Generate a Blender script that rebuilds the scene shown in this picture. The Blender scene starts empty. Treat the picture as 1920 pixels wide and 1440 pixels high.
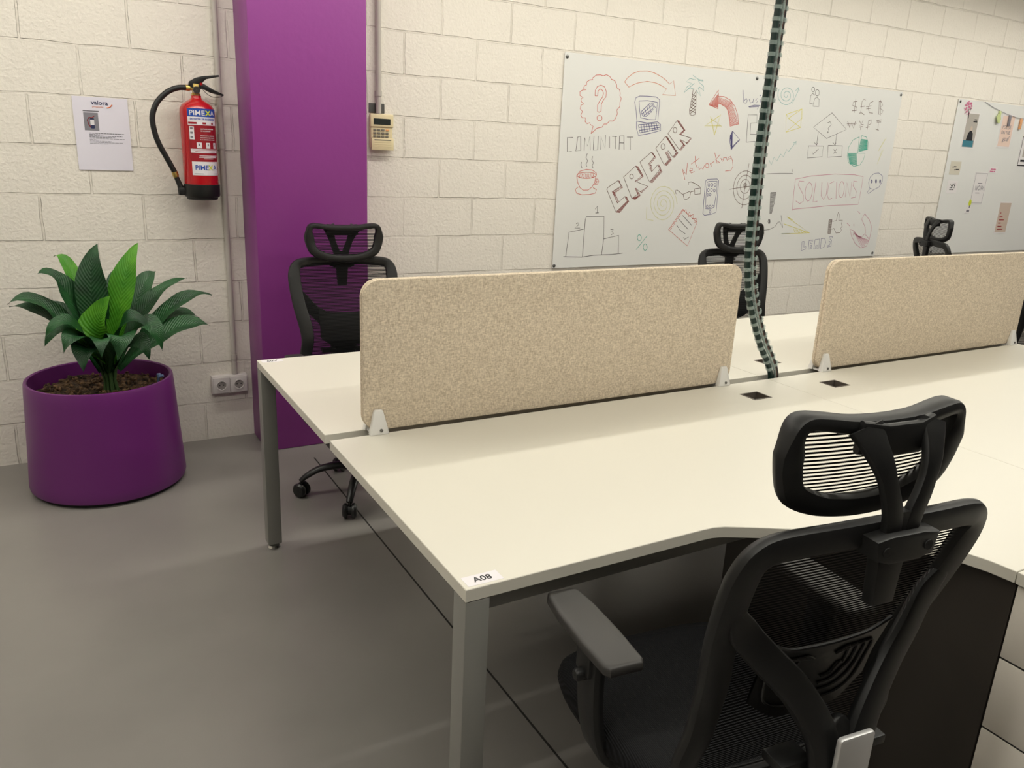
import bpy, bmesh, math, random
from mathutils import Vector, Matrix
random.seed(7)
SC = bpy.context.scene
COL = SC.collection
PI = math.pi

# ---------------------------------------------------------------- camera, exposure, light levels
cam_d = bpy.data.cameras.new('camera'); cam = bpy.data.objects.new('camera', cam_d); COL.objects.link(cam)
R_RIGHT = (0.869436, -0.491893, 0.046067)
R_DOWN = (-0.103461, -0.272457, -0.956589)
R_FWD = (0.483091, 0.826927, -0.287776)
M = Matrix(((R_RIGHT[0], -R_DOWN[0], -R_FWD[0], -0.56729),
            (R_RIGHT[1], -R_DOWN[1], -R_FWD[1], -1.09755),
            (R_RIGHT[2], -R_DOWN[2], -R_FWD[2], 1.47375), (0, 0, 0, 1)))
cam.matrix_world = M
cam_d.sensor_fit = 'HORIZONTAL'; cam_d.sensor_width = 36.0; cam_d.lens = 1482.89686 / 1920 * 36.0
cam_d.clip_start = 0.02; cam_d.clip_end = 100
SC.camera = cam
SC.view_settings.view_transform = 'Standard'; SC.view_settings.look = 'None'
SC.view_settings.gamma = 1.0; SC.view_settings.use_curve_mapping = False
SC.view_settings.exposure = 0.0
wd = bpy.data.worlds.new('world'); SC.world = wd; wd.use_nodes = True
wd.node_tree.nodes['Background'].inputs[0].default_value = (1.0, .95, .88, 1)
wd.node_tree.nodes['Background'].inputs[1].default_value = 0.05
LAMP_W = 14.2            # each ceiling strip
LAMP_COL = (1.0, .975, .89)
LAMPS = [(1.84, 2.72), (-0.73, 2.72)]   # y, z of the ceiling strips that run along x

# ---------------------------------------------------------------- measured layout (metres)
WALL = 2.849; TOP = 0.718; DEP = 0.80; GAP = 0.0444; LEN = 1.60; TH = 0.026
FAR0 = DEP + GAP; FAR1 = 2 * DEP + GAP; MID = DEP + GAP / 2

def lin(c):
    def f(v):
        v /= 255.0
        return v / 12.92 if v <= .04045 else ((v + .055) / 1.055) ** 2.4
    return (f(c[0]), f(c[1]), f(c[2]), 1)

# ---------------------------------------------------------------- materials
def mat(name, rgb, rough=.5, metal=0.0, spec=.5, coat=0.0):
    m = bpy.data.materials.new(name); m.use_nodes = True
    b = m.node_tree.nodes['Principled BSDF']
    b.inputs['Base Color'].default_value = lin(rgb); b.inputs['Roughness'].default_value = rough
    b.inputs['Metallic'].default_value = metal; b.inputs['Specular IOR Level'].default_value = spec
    b.inputs['Coat Weight'].default_value = coat
    return m
def nt(m):
    t = m.node_tree
    return t, t.nodes, t.links, t.nodes['Principled BSDF']
def noise_bump(m, scale=60, strength=.15, dist=.002, detail=4, stretch=None):
    t, n, l, b = nt(m)
    tc = n.new('ShaderNodeTexCoord'); no = n.new('ShaderNodeTexNoise'); bp = n.new('ShaderNodeBump')
    no.inputs['Scale'].default_value = scale; no.inputs['Detail'].default_value = detail
    if stretch:
        mp = n.new('ShaderNodeMapping'); mp.inputs['Scale'].default_value = stretch
        l.new(tc.outputs['Object'], mp.inputs[0]); l.new(mp.outputs[0], no.inputs['Vector'])
    else:
        l.new(tc.outputs['Object'], no.inputs['Vector'])
    bp.inputs['Strength'].default_value = strength; bp.inputs['Distance'].default_value = dist
    l.new(no.outputs['Fac'], bp.inputs['Height']); l.new(bp.outputs[0], b.inputs['Normal'])
    return m
def noise_color(m, c0, c1, scale=8, detail=3, stretch=None, lo=.35, hi=.65):
    t, n, l, b = nt(m)
    tc = n.new('ShaderNodeTexCoord'); no = n.new('ShaderNodeTexNoise'); cr = n.new('ShaderNodeValToRGB')
    no.inputs['Scale'].default_value = scale; no.inputs['Detail'].default_value = detail
    mp = n.new('ShaderNodeMapping'); mp.inputs['Scale'].default_value = stretch or (1, 1, 1)
    l.new(tc.outputs['Object'], mp.inputs[0]); l.new(mp.outputs[0], no.inputs['Vector'])
    cr.color_ramp.elements[0].color = lin(c0); cr.color_ramp.elements[0].position = lo
    cr.color_ramp.elements[1].color = lin(c1); cr.color_ramp.elements[1].position = hi
    l.new(no.outputs['Fac'], cr.inputs[0]); l.new(cr.outputs[0], b.inputs['Base Color'])
    return m

MT = {}
MT['melamine'] = noise_bump(mat('white melamine', (215, 211, 199), .38), 400, .03, .0004)
MT['grey_metal'] = noise_bump(mat('silver grey powder coat', (142, 141, 136), .42, .25), 500, .05, .0003)
MT['dark_metal'] = mat('dark grey metal', (52, 52, 51), .45)
MT['shade_tray_black'] = mat('black of added shade tray', (22, 22, 22), .5)
MT['chrome'] = mat('chrome', (205, 205, 202), .18, 1.0)
MT['felt'] = mat('beige felt', (172, 160, 144), .95, 0, .1)
t, n, l, b = nt(MT['felt'])
tc = n.new('ShaderNodeTexCoord')
mp1 = n.new('ShaderNodeMapping'); mp1.inputs['Scale'].default_value = (1, 1, 3.0); l.new(tc.outputs['Object'], mp1.inputs[0])
mp2 = n.new('ShaderNodeMapping'); mp2.inputs['Scale'].default_value = (3.0, 1, 1); l.new(tc.outputs['Object'], mp2.inputs[0])
n1 = n.new('ShaderNodeTexNoise'); n1.inputs['Scale'].default_value = 120; n1.inputs['Detail'].default_value = 3; l.new(mp1.outputs[0], n1.inputs['Vector'])
n2 = n.new('ShaderNodeTexNoise'); n2.inputs['Scale'].default_value = 120; n2.inputs['Detail'].default_value = 3; l.new(mp2.outputs[0], n2.inputs['Vector'])
mx = n.new('ShaderNodeMath'); mx.operation = 'ADD'; l.new(n1.outputs['Fac'], mx.inputs[0]); l.new(n2.outputs['Fac'], mx.inputs[1])
mh = n.new('ShaderNodeMath'); mh.operation = 'MULTIPLY'; mh.inputs[1].default_value = .5; l.new(mx.outputs[0], mh.inputs[0])
cr = n.new('ShaderNodeValToRGB'); l.new(mh.outputs[0], cr.inputs[0])
cr.color_ramp.elements[0].position = .36; cr.color_ramp.elements[0].color = lin((188, 172, 150))
cr.color_ramp.elements[1].position = .64; cr.color_ramp.elements[1].color = lin((234, 220, 198))
l.new(cr.outputs[0], b.inputs['Base Color'])
bp = n.new('ShaderNodeBump'); bp.inputs['Strength'].default_value = .3; bp.inputs['Distance'].default_value = .001
l.new(mh.outputs[0], bp.inputs['Height']); l.new(bp.outputs[0], b.inputs['Normal'])
MT['felt_edge'] = noise_bump(mat('beige felt edge', (196, 178, 155), .95, 0, .1), 300, .3, .001)
MT['white_plastic'] = mat('white plastic', (228, 226, 222), .35)
MT['screw'] = mat('steel screw', (120, 120, 118), .35, .8)
MT['black_plastic'] = noise_bump(mat('black nylon', (23, 23, 23), .46, 0, .45), 700, .12, .0004)
MT['black_satin'] = mat('black satin plastic', (26, 26, 26), .35)
MT['grey_pu'] = noise_bump(mat('dark grey soft arm pad', (48, 46, 44), .5), 500, .1, .0003)
MT['mesh_black'] = mat('black mesh fabric', (13, 13, 14), .8, 0, .25)
MT['seat_fabric'] = mat('black seat fabric', (22, 22, 24), .85, 0, .25)
t, n, l, b = nt(MT['seat_fabric'])
tc = n.new('ShaderNodeTexCoord'); wv = n.new('ShaderNodeTexWave'); wv.inputs['Scale'].default_value = 90; wv.bands_direction = 'X'
l.new(tc.outputs['Object'], wv.inputs['Vector'])
bp = n.new('ShaderNodeBump'); bp.inputs['Strength'].default_value = .5; bp.inputs['Distance'].default_value = .002
l.new(wv.outputs['Fac'], bp.inputs['Height']); l.new(bp.outputs[0], b.inputs['Normal'])
cr = n.new('ShaderNodeValToRGB'); l.new(wv.outputs['Fac'], cr.inputs[0])
cr.color_ramp.elements[0].color = lin((8, 8, 9)); cr.color_ramp.elements[1].color = lin((25, 25, 28))
l.new(cr.outputs[0], b.inputs['Base Color'])
MT['silver_plate'] = mat('brushed silver plastic', (200, 199, 198), .38, .4)
MT['anthracite'] = noise_bump(mat('anthracite melamine', (60, 55, 50), .4), 200, .05, .0005)
MT['drawer_front'] = mat('light grey drawer front', (224, 217, 206), .45)
MT['purple_paint'] = noise_bump(mat('purple wall paint', (136, 54, 134), .42), 35, .18, .004, 6)
MT['purple_pot'] = noise_bump(mat('purple pot plastic', (104, 34, 108), .38), 90, .06, .001)
MT['purple_in'] = mat('purple pot inside', (96, 30, 98), .5)
MT['dull_blue'] = mat('dull blue plastic', (96, 116, 150), .4)
MT['rubber'] = mat('black rubber', (14, 14, 14), .7)
MT['soil'] = noise_bump(noise_color(mat('bark soil', (40, 28, 18), .95), (20, 13, 8), (104, 78, 52), 55, 5), 60, 1.0, .02, 5)
MT['bark'] = noise_color(mat('bark chip', (80, 58, 38), .9), (52, 36, 22), (120, 92, 62), 30)
def leafmat(name, c0, c1):
    m = noise_color(mat(name, c0, .42), c0, c1, 10, 3, (1, 1, 1))
    t, n, l, b = nt(m)
    b.inputs['Subsurface Weight'].default_value = 0.0
    uv = n.new('ShaderNodeUVMap'); sep = n.new('ShaderNodeSeparateXYZ'); l.new(uv.outputs[0], sep.inputs[0])
    # veins: v + |u-.5| stripes
    su = n.new('ShaderNodeMath'); su.operation = 'SUBTRACT'; su.inputs[1].default_value = .5; l.new(sep.outputs[0], su.inputs[0])
    ab = n.new('ShaderNodeMath'); ab.operation = 'ABSOLUTE'; l.new(su.outputs[0], ab.inputs[0])
    m1 = n.new('ShaderNodeMath'); m1.operation = 'MULTIPLY'; m1.inputs[1].default_value = 55; l.new(ab.outputs[0], m1.inputs[0])
    m2 = n.new('ShaderNodeMath'); m2.operation = 'MULTIPLY'; m2.inputs[1].default_value = 170; l.new(sep.outputs[1], m2.inputs[0])
    s3 = n.new('ShaderNodeMath'); s3.operation = 'SUBTRACT'; l.new(m2.outputs[0], s3.inputs[0]); l.new(m1.outputs[0], s3.inputs[1])
    sn = n.new('ShaderNodeMath'); sn.operation = 'SINE'; l.new(s3.outputs[0], sn.inputs[0])
    bp = n.new('ShaderNodeBump'); bp.inputs['Strength'].default_value = .35; bp.inputs['Distance'].default_value = .002
    l.new(sn.outputs[0], bp.inputs['Height']); l.new(bp.outputs[0], b.inputs['Normal'])
    return m
MT['leaf_dark'] = leafmat('dark green leaf', (12, 50, 24), (30, 82, 38))
MT['leaf_light'] = leafmat('bright green leaf', (58, 128, 22), (92, 158, 36))
MT['stem'] = mat('plant stem', (46, 74, 30), .6)
MT['red_paint'] = mat('red extinguisher paint', (176, 16, 26), .25, 0, .5, .4)
MT['brass'] = mat('brass fitting', (196, 170, 100), .28, .9)
MT['label_red'] = mat('label red', (150, 18, 32), .45)
MT['label_white'] = mat('label white', (226, 222, 226), .5)
MT['label_blue'] = mat('label blue', (28, 74, 168), .45)
MT['label_yellow'] = mat('label yellow', (206, 214, 60), .45)
MT['paper'] = mat('white paper', (226, 222, 234), .7)
MT['ink'] = mat('black ink', (30, 30, 34), .7)
MT['ink_grey'] = mat('grey ink', (120, 118, 126), .7)
MT['photo_grey'] = mat('printed photo grey', (132, 130, 138), .6)
MT['navy_ink'] = mat('navy ink', (36, 44, 84), .6)
MT['orange_ink'] = mat('orange ink', (222, 120, 70), .6)
MT['pvc'] = noise_bump(mat('grey pvc conduit', (186, 180, 172), .45), 80, .05, .001)
MT['socket_white'] = mat('socket white', (214, 208, 206), .35)
MT['socket_dark'] = mat('socket recess', (150, 144, 140), .5)
MT['cream'] = mat('cream plastic', (226, 212, 172), .4)
MT['lcd'] = mat('dark lcd', (46, 52, 50), .25)
MT['key_grey'] = mat('grey keys', (120, 116, 104), .5)
MT['orange_key'] = mat('orange key', (230, 160, 100), .5)
MT['board'] = noise_bump(mat('white board', (228, 228, 225), .22, 0, .5), 2.5, .06, .02, 2)
MT['board_edge'] = mat('board edge', (120, 120, 118), .5)
MT['ceiling'] = mat('white ceiling', (232, 230, 224), .9)
MT['far_paint'] = mat('grey violet paint', (112, 100, 112), .8)
MT['lamp_body'] = mat('lamp housing', (225, 225, 222), .4)
MT['clear_plastic'] = mat('clear vertebra plastic', (196, 214, 208), .2)
t, n, l, b = nt(MT['clear_plastic'])
b.inputs['Alpha'].default_value = .28
MT['cable_green'] = mat('dark green cable', (10, 40, 34), .4)
MT['cable_black'] = mat('black cable', (22, 22, 20), .45)
MT['cable_brown'] = mat('brown cable', (84, 44, 34), .5)
m = bpy.data.materials.new('lamp diffuser'); m.use_nodes = True
t, n, l, b = nt(m)
b.inputs['Base Color'].default_value = lin((240, 238, 230)); b.inputs['Emission Color'].default_value = LAMP_COL + (1,); b.inputs['Emission Strength'].default_value = 2.0
MT['diffuser'] = m

# painted concrete block wall: 0.4 x 0.2 m blocks in running bond, from object coordinates
m = mat('painted concrete block', (232, 226, 214), .72, 0, .3)
t, n, l, b = nt(m)
tc = n.new('ShaderNodeTexCoord'); sx = n.new('ShaderNodeSeparateXYZ'); l.new(tc.outputs['Object'], sx.inputs[0])
cb = n.new('ShaderNodeCombineXYZ')
ad = n.new('ShaderNodeMath'); ad.operation = 'ADD'; ad.inputs[1].default_value = 40 * .4 - .231; l.new(sx.outputs[0], ad.inputs[0])
az = n.new('ShaderNodeMath'); az.operation = 'ADD'; az.inputs[1].default_value = .011; l.new(sx.outputs[2], az.inputs[0])
lt = n.new('ShaderNodeMath'); lt.operation = 'LESS_THAN'; lt.inputs[1].default_value = .5; l.new(sx.outputs[0], lt.inputs[0])
lm = n.new('ShaderNodeMath'); lm.operation = 'MULTIPLY'; lm.inputs[1].default_value = .04; l.new(lt.outputs[0], lm.inputs[0])
la = n.new('ShaderNodeMath'); la.operation = 'ADD'; l.new(ad.outputs[0], la.inputs[0]); l.new(lm.outputs[0], la.inputs[1])
l.new(la.outputs[0], cb.inputs[0]); l.new(az.outputs[0], cb.inputs[1])
wn = n.new('ShaderNodeTexNoise'); wn.inputs['Scale'].default_value = 7; wn.inputs['Detail'].default_value = 5; l.new(cb.outputs[0], wn.inputs['Vector'])
vs = n.new('ShaderNodeVectorMath'); vs.operation = 'SUBTRACT'; vs.inputs[1].default_value = (.5, .5, .5); l.new(wn.outputs['Color'], vs.inputs[0])
vm = n.new('ShaderNodeVectorMath'); vm.operation = 'SCALE'; vm.inputs['Scale'].default_value = .014; l.new(vs.outputs[0], vm.inputs[0])
va = n.new('ShaderNodeVectorMath'); va.operation = 'ADD'; l.new(cb.outputs[0], va.inputs[0]); l.new(vm.outputs[0], va.inputs[1])
bk = n.new('ShaderNodeTexBrick'); l.new(va.outputs[0], bk.inputs['Vector'])
bk.offset = .5; bk.offset_frequency = 2; bk.squash = 1.0
bk.inputs['Scale'].default_value = 1.0; bk.inputs['Brick Width'].default_value = .4; bk.inputs['Row Height'].default_value = .2
bk.inputs['Mortar Size'].default_value = .0055; bk.inputs['Mortar Smooth'].default_value = .35; bk.inputs['Bias'].default_value = 0
dm = n.new('ShaderNodeTexNoise'); dm.inputs['Scale'].default_value = 2.6; dm.inputs['Detail'].default_value = 3; l.new(cb.outputs[0], dm.inputs['Vector'])
dr = n.new('ShaderNodeMapRange'); dr.inputs['From Min'].default_value = .36; dr.inputs['From Max'].default_value = .6
dr.inputs['To Min'].default_value = .25; dr.inputs['To Max'].default_value = 1.0; l.new(dm.outputs['Fac'], dr.inputs['Value'])
mm = n.new('ShaderNodeMath'); mm.operation = 'MULTIPLY'; l.new(bk.outputs['Fac'], mm.inputs[0]); l.new(dr.outputs[0], mm.inputs[1])
inv = n.new('ShaderNodeMath'); inv.operation = 'MULTIPLY'; inv.inputs[1].default_value = -1.0; l.new(mm.outputs[0], inv.inputs[0])
bp1 = n.new('ShaderNodeBump'); bp1.inputs['Strength'].default_value = .9; bp1.inputs['Distance'].default_value = .008
l.new(inv.outputs[0], bp1.inputs['Height'])
g1 = n.new('ShaderNodeTexNoise'); g1.inputs['Scale'].default_value = 75; g1.inputs['Detail'].default_value = 6; l.new(tc.outputs['Object'], g1.inputs['Vector'])
bp2 = n.new('ShaderNodeBump'); bp2.inputs['Strength'].default_value = .6; bp2.inputs['Distance'].default_value = .006
l.new(g1.outputs['Fac'], bp2.inputs['Height']); l.new(bp1.outputs[0], bp2.inputs['Normal'])
l.new(bp2.outputs[0], b.inputs['Normal'])
cr = n.new('ShaderNodeValToRGB'); l.new(mm.outputs[0], cr.inputs[0])
cr.color_ramp.elements[0].color = lin((234, 228, 218)); cr.color_ramp.elements[1].color = lin((224, 217, 206))
l.new(cr.outputs[0], b.inputs['Base Color'])
MT['block'] = m

# glossy grey resin floor with one sawn joint
m = mat('grey resin floor', (112, 108, 103), .3, 0, .5)
t, n, l, b = nt(m)
tc = n.new('ShaderNodeTexCoord'); sx = n.new('ShaderNodeSeparateXYZ'); l.new(tc.outputs['Object'], sx.inputs[0])
no = n.new('ShaderNodeTexNoise'); no.inputs['Scale'].default_value = 1.7; no.inputs['Detail'].default_value = 4; l.new(tc.outputs['Object'], no.inputs['Vector'])
cr = n.new('ShaderNodeValToRGB'); l.new(no.outputs['Fac'], cr.inputs[0])
cr.color_ramp.elements[0].position = .35; cr.color_ramp.elements[0].color = lin((126, 122, 118))
cr.color_ramp.elements[1].position = .7; cr.color_ramp.elements[1].color = lin((138, 134, 129))
l.new(cr.outputs[0], b.inputs['Base Color'])
rr = n.new('ShaderNodeMapRange'); rr.inputs['To Min'].default_value = .24; rr.inputs['To Max'].default_value = .36; l.new(no.outputs['Fac'], rr.inputs['Value'])
l.new(rr.outputs[0], b.inputs['Roughness'])
MT['floor'] = m
MT['joint'] = mat('floor joint filler', (34, 32, 30), .8)

INK = {'r': (198, 96, 84), 'k': (96, 92, 92), 'b': (96, 92, 138), 'v': (70, 66, 120), 'g': (70, 168, 146), 'y': (214, 206, 96),
       'p': (196, 130, 150), 'n': (106, 84, 76), 'm': (134, 66, 62), 'o': (206, 134, 108), 't': (130, 174, 172), 'w': (212, 210, 160)}
INKM = {k: mat('marker ' + k, v, .6) for k, v in INK.items()}

# ---------------------------------------------------------------- mesh helpers
class MB:
    def __init__(s): s.bm = bmesh.new(); s.uv = None
    def box(s, x0, x1, y0, y1, z0, z1, bev=0.0, seg=2):
        t = bmesh.new(); r = bmesh.ops.create_cube(t, size=1.0)
        for v in t.verts:
            v.co = Vector(((x0 + x1) / 2 + v.co.x * (x1 - x0), (y0 + y1) / 2 + v.co.y * (y1 - y0), (z0 + z1) / 2 + v.co.z * (z1 - z0)))
        if bev > 0: bmesh.ops.bevel(t, geom=t.edges[:], offset=bev, segments=seg, profile=.5, affect='EDGES')
        return s.merge(t)
    def merge(s, t, mtx=None):
        mp = {}; new = []
        for v in t.verts:
            c = mtx @ v.co if mtx else v.co
            mp[v] = s.bm.verts.new(c); new.append(mp[v])
        for f in t.faces:
            try: s.bm.faces.new([mp[v] for v in f.verts])
            except ValueError: pass
        t.free(); return new
    def prism(s, pts, z0, z1, bev=0.0, seg=2, axis='z'):
        t = bmesh.new()
        vs = [t.verts.new((p[0], p[1], z0)) for p in pts]
        f = t.faces.new(vs)
        r = bmesh.ops.extrude_face_region(t, geom=[f])
        for e in r['geom']:
            if isinstance(e, bmesh.types.BMVert): e.co.z = z1
        bmesh.ops.recalc_face_normals(t, faces=t.faces[:])
        if bev > 0:
            es = [e for e in t.edges if abs(e.verts[0].co.z - e.verts[1].co.z) < 1e-7]
            bmesh.ops.bevel(t, geom=es, offset=bev, segments=seg, profile=.5, affect='EDGES')
        mtx = None
        if axis == 'y':   # outline in x,z ; thickness along y
            mtx = Matrix(((1, 0, 0, 0), (0, 0, 1, 0), (0, 1, 0, 0), (0, 0, 0, 1)))
        if axis == 'x':   # outline in y,z ; thickness along x
            mtx = Matrix(((0, 0, 1, 0), (1, 0, 0, 0), (0, 1, 0, 0), (0, 0, 0, 1)))
        return s.merge(t, mtx)
    def rings(s, rings, closed=False, cap=True):
        vr = [[s.bm.verts.new(p) for p in r] for r in rings]
        n = len(vr[0]); m = len(vr)
        for i in range(m if closed else m - 1):
            a, b_ = vr[i], vr[(i + 1) % m]
            for k in range(n):
                try: s.bm.faces.new((a[k], a[(k + 1) % n], b_[(k + 1) % n], b_[k]))
                except ValueError: pass
        if cap and not closed:
            for rr in (vr[0], vr[-1]):
                try: s.bm.faces.new(rr)
                except ValueError: pass
        return vr
    def lathe(s, prof, seg=32, c=(0, 0, 0), mtx=None):
        rings = []
        for (r, z) in prof:
            ring = [Vector((r * math.cos(2 * PI * k / seg), r * math.sin(2 * PI * k / seg), z)) for k in range(seg)]
            rings.append([(mtx @ p if mtx else p) + Vector(c) for p in ring])
        return s.rings(rings, cap=False)
    def tube(s, pts, rad, seg=10, closed=False, flat=1.0):
        pts = [Vector(p) for p in pts]; n = len(pts)
        rr = rad if isinstance(rad, (list, tuple)) else [rad] * n
        rings = []; up = None
        for i, p in enumerate(pts):
            a = pts[(i - 1) % n] if (closed or i > 0) else pts[i]
            b_ = pts[(i + 1) % n] if (closed or i < n - 1) else pts[i]
            T = (b_ - a).normalized()
            if up is None:
                up = Vector((0, 0, 1)) if abs(T.z) < .9 else Vector((0, 1, 0))
            side = T.cross(up)
            if side.length < 1e-6: side = T.cross(Vector((1, 0, 0)))
            side.normalize(); up = side.cross(T).normalized()
            rings.append([p + (side * math.cos(2 * PI * k / seg) + up * math.sin(2 * PI * k / seg) * flat) * rr[i] for k in range(seg)])
        s.rings(rings, closed)
    def sweep(s, pts, w, d, closed=False, depth=(0, 1, 0), rnd=.35, cap=True):
        # flat bar: width w lies across the path and across `depth`, thickness d lies along `depth`
        pts = [Vector(p) for p in pts]; n = len(pts); D0 = Vector(depth).normalized()
        ww = w if isinstance(w, (list, tuple)) else [w] * n
        dd = d if isinstance(d, (list, tuple)) else [d] * n
        rings = []
        for i, p in enumerate(pts):
            a = pts[(i - 1) % n] if (closed or i > 0) else pts[i]
            b_ = pts[(i + 1) % n] if (closed or i < n - 1) else pts[i]
            T = (b_ - a).normalized()
            S = T.cross(D0).normalized(); D = S.cross(T).normalized()
            hw, hd = ww[i] / 2, dd[i] / 2; c = min(hw, hd) * rnd * 2
            prof = [(hw, -hd + c), (hw, hd - c), (hw - c * .3, hd - c * .3), (hw - c, hd), (-hw + c, hd), (-hw + c * .3, hd - c * .3), (-hw, hd - c), (-hw, -hd + c), (-hw + c * .3, -hd + c * .3), (-hw + c, -hd), (hw - c, -hd), (hw - c * .3, -hd + c * .3)]
            rings.append([p + S * u + D * v for u, v in prof])
        s.rings(rings, closed, cap)
    def quad(s, a, b_, c, d):
        vs = [s.bm.verts.new(p) for p in (a, b_, c, d)]
        return s.bm.faces.new(vs)

def obj(name, mb, m, parent=None, smooth=38, loc=None):
    me = bpy.data.meshes.new(name)
    bmesh.ops.recalc_face_normals(mb.bm, faces=mb.bm.faces[:])
    mb.bm.to_mesh(me); mb.bm.free()
    return link(name, me, m, parent, smooth, loc)
def link(name, me, m, parent=None, smooth=38, loc=None):
    me.materials.clear(); me.materials.append(MT[m] if isinstance(m, str) else m)
    if smooth:
        for p in me.polygons: p.use_smooth = True
        me.set_sharp_from_angle(angle=math.radians(smooth))
    o = bpy.data.objects.new(name, me); COL.objects.link(o)
    if parent: o.parent = parent
    if loc: o.location = loc
    return o
def tag(o, label, cat, group=None):
    o['label'] = label; o['category'] = cat
    if group: o['group'] = group
    return o
def thing(name, label, cat, loc=(0, 0, 0), rz=0.0, group=None):
    o = bpy.data.objects.new(name, None); COL.objects.link(o)
    o.location = loc; o.rotation_euler = (0, 0, rz); o.empty_display_size = .05
    return tag(o, label, cat, group)
def struct(o):
    o['kind'] = 'structure'; return o
def dup(root, loc, rz, label, group=None):
    r = root.copy(); COL.objects.link(r); r.location = loc; r.rotation_euler = (0, 0, rz); r['label'] = label
    if group: r['group'] = group
    for ch in list(root.children):
        c = ch.copy(); COL.objects.link(c); c.parent = r
        for g in list(ch.children):
            d = g.copy(); COL.objects.link(d); d.parent = c
    return r
def cr_spline(pts, n=6, closed=False):
    P = [Vector(p) for p in pts]; out = []; m = len(P)
    for i in range(m if closed else m - 1):
        if closed: p0, p1, p2, p3 = P[(i - 1) % m], P[i], P[(i + 1) % m], P[(i + 2) % m]
        else: p0, p1, p2, p3 = P[max(i - 1, 0)], P[i], P[i + 1], P[min(i + 2, m - 1)]
        for k in range(n):
            t_ = k / n
            out.append(.5 * ((2 * p1) + (p2 - p0) * t_ + (2 * p0 - 5 * p1 + 4 * p2 - p3) * t_ ** 2 + (3 * p1 - p0 - 3 * p2 + p3) * t_ ** 3))
    if not closed: out.append(P[-1])
    return out
def interp(x, xs, ys):
    if x <= xs[0]: return ys[0]
    for i in range(len(xs) - 1):
        if x <= xs[i + 1]:
            return ys[i] + (ys[i + 1] - ys[i]) * (x - xs[i]) / (xs[i + 1] - xs[i])
    return ys[-1]
def text_mesh(body, size, extrude=.0002, align='LEFT', shear=0.0, bold=0.0, space=1.0, xs=1.0):
    cu = bpy.data.curves.new('text', 'FONT'); cu.body = body; cu.size = size; cu.extrude = extrude; cu.align_x = align
    cu.shear = shear; cu.offset = bold; cu.space_character = space; cu.resolution_u = 3
    o = bpy.data.objects.new('text', cu); COL.objects.link(o)
    dg = bpy.context.evaluated_depsgraph_get()
    me = bpy.data.meshes.new_from_object(o.evaluated_get(dg))
    bpy.data.objects.remove(o); bpy.data.curves.remove(cu)
    if xs != 1.0:
        for v in me.vertices: v.co.x *= xs
    return me
def text_on_wall(name, body, size, x, z, y, m, parent, **k):
    """lettering in the x,z plane that faces -y; coordinates in the parent's frame"""
    me = text_mesh(body, size, **k)
    for v in me.vertices: v.co = Vector((x + v.co.x, y - v.co.z, z + v.co.y))
    return link(name, me, m, parent, 0)

# ---------------------------------------------------------------- the room
X0, X1, Y0, CEIL = -4.2, 10.0, -9.0, 3.0
def wallbox(name, x0, x1, y0, y1, z0, z1, m):
    mb = MB(); mb.box(x0, x1, y0, y1, z0, z1); return struct(obj(name, mb, m, smooth=0))
wallbox('floor', X0, X1, Y0, WALL + .2, -.1, 0, 'floor')
wallbox('ceiling', X0, X1, Y0, WALL + .2, CEIL, CEIL + .1, 'ceiling')
wallbox('wall_back', X0, X1, WALL, WALL + .2, 0, CEIL, 'block')
wallbox('wall_left', X0 - .1, X0, Y0, WALL + .2, 0, CEIL, 'block')
wallbox('wall_right', X1, X1 + .1, Y0, WALL + .2, 0, CEIL, 'far_paint')
wallbox('wall_front', X0, X1, Y0 - .1, Y0, 0, CEIL, 'far_paint')
mb = MB(); mb.box(.219, .738, 2.574, WALL, 0, CEIL, .006, 2)
struct(obj('wall_column', mb, 'purple_paint'))
mb = MB(); mb.box(.401, .407, -3.2, 2.41, 0, .0006)
struct(obj('trim_1', mb, 'joint', smooth=0))

for i, (ly, lz) in enumerate(LAMPS):
    t = thing('linear_ceiling_light', ['long white strip light on the ceiling nearest the block wall', 'long white strip light on the ceiling over the near desk edge'][i], 'ceiling light', (2.5, ly, lz), 0, 'strip lights on the ceiling')
    mb = MB(); mb.box(-5.5, 5.5, -.05, .05, .012, .07, .006); obj('housing', mb, 'lamp_body', t)
    mb = MB(); mb.box(-5.48, 5.48, -.042, .042, 0, .012); obj('diffuser', mb, 'diffuser', t)
    for hx in (-4.5, -1.5, 1.5, 4.5):
        mb = MB(); mb.tube([(hx, 0, .07), (hx, 0, CEIL - lz)], .004, 6); obj('hanger', mb, 'chrome', t)
    ld = bpy.data.lights.new('strip_glow', 'AREA'); ld.shape = 'RECTANGLE'; ld.size = 10.9; ld.size_y = .07; ld.energy = LAMP_W * 5.5; ld.color = LAMP_COL
    lo = bpy.data.objects.new('strip_glow', ld); COL.objects.link(lo); lo.parent = t; lo.location = (0, 0, -.004)
    lu = bpy.data.lights.new('added_uplight_fill', 'AREA'); lu.shape = 'RECTANGLE'; lu.size = 10.9; lu.size_y = .07; lu.energy = LAMP_W * 5.5 * .85; lu.color = LAMP_COL  # upward fill light, added so the ceiling bounce lifts the shadows
    lo = bpy.data.objects.new('added_uplight_fill', lu); COL.objects.link(lo); lo.parent = t; lo.location = (0, 0, .076); lo.rotation_euler = (PI, 0, 0)

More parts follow.
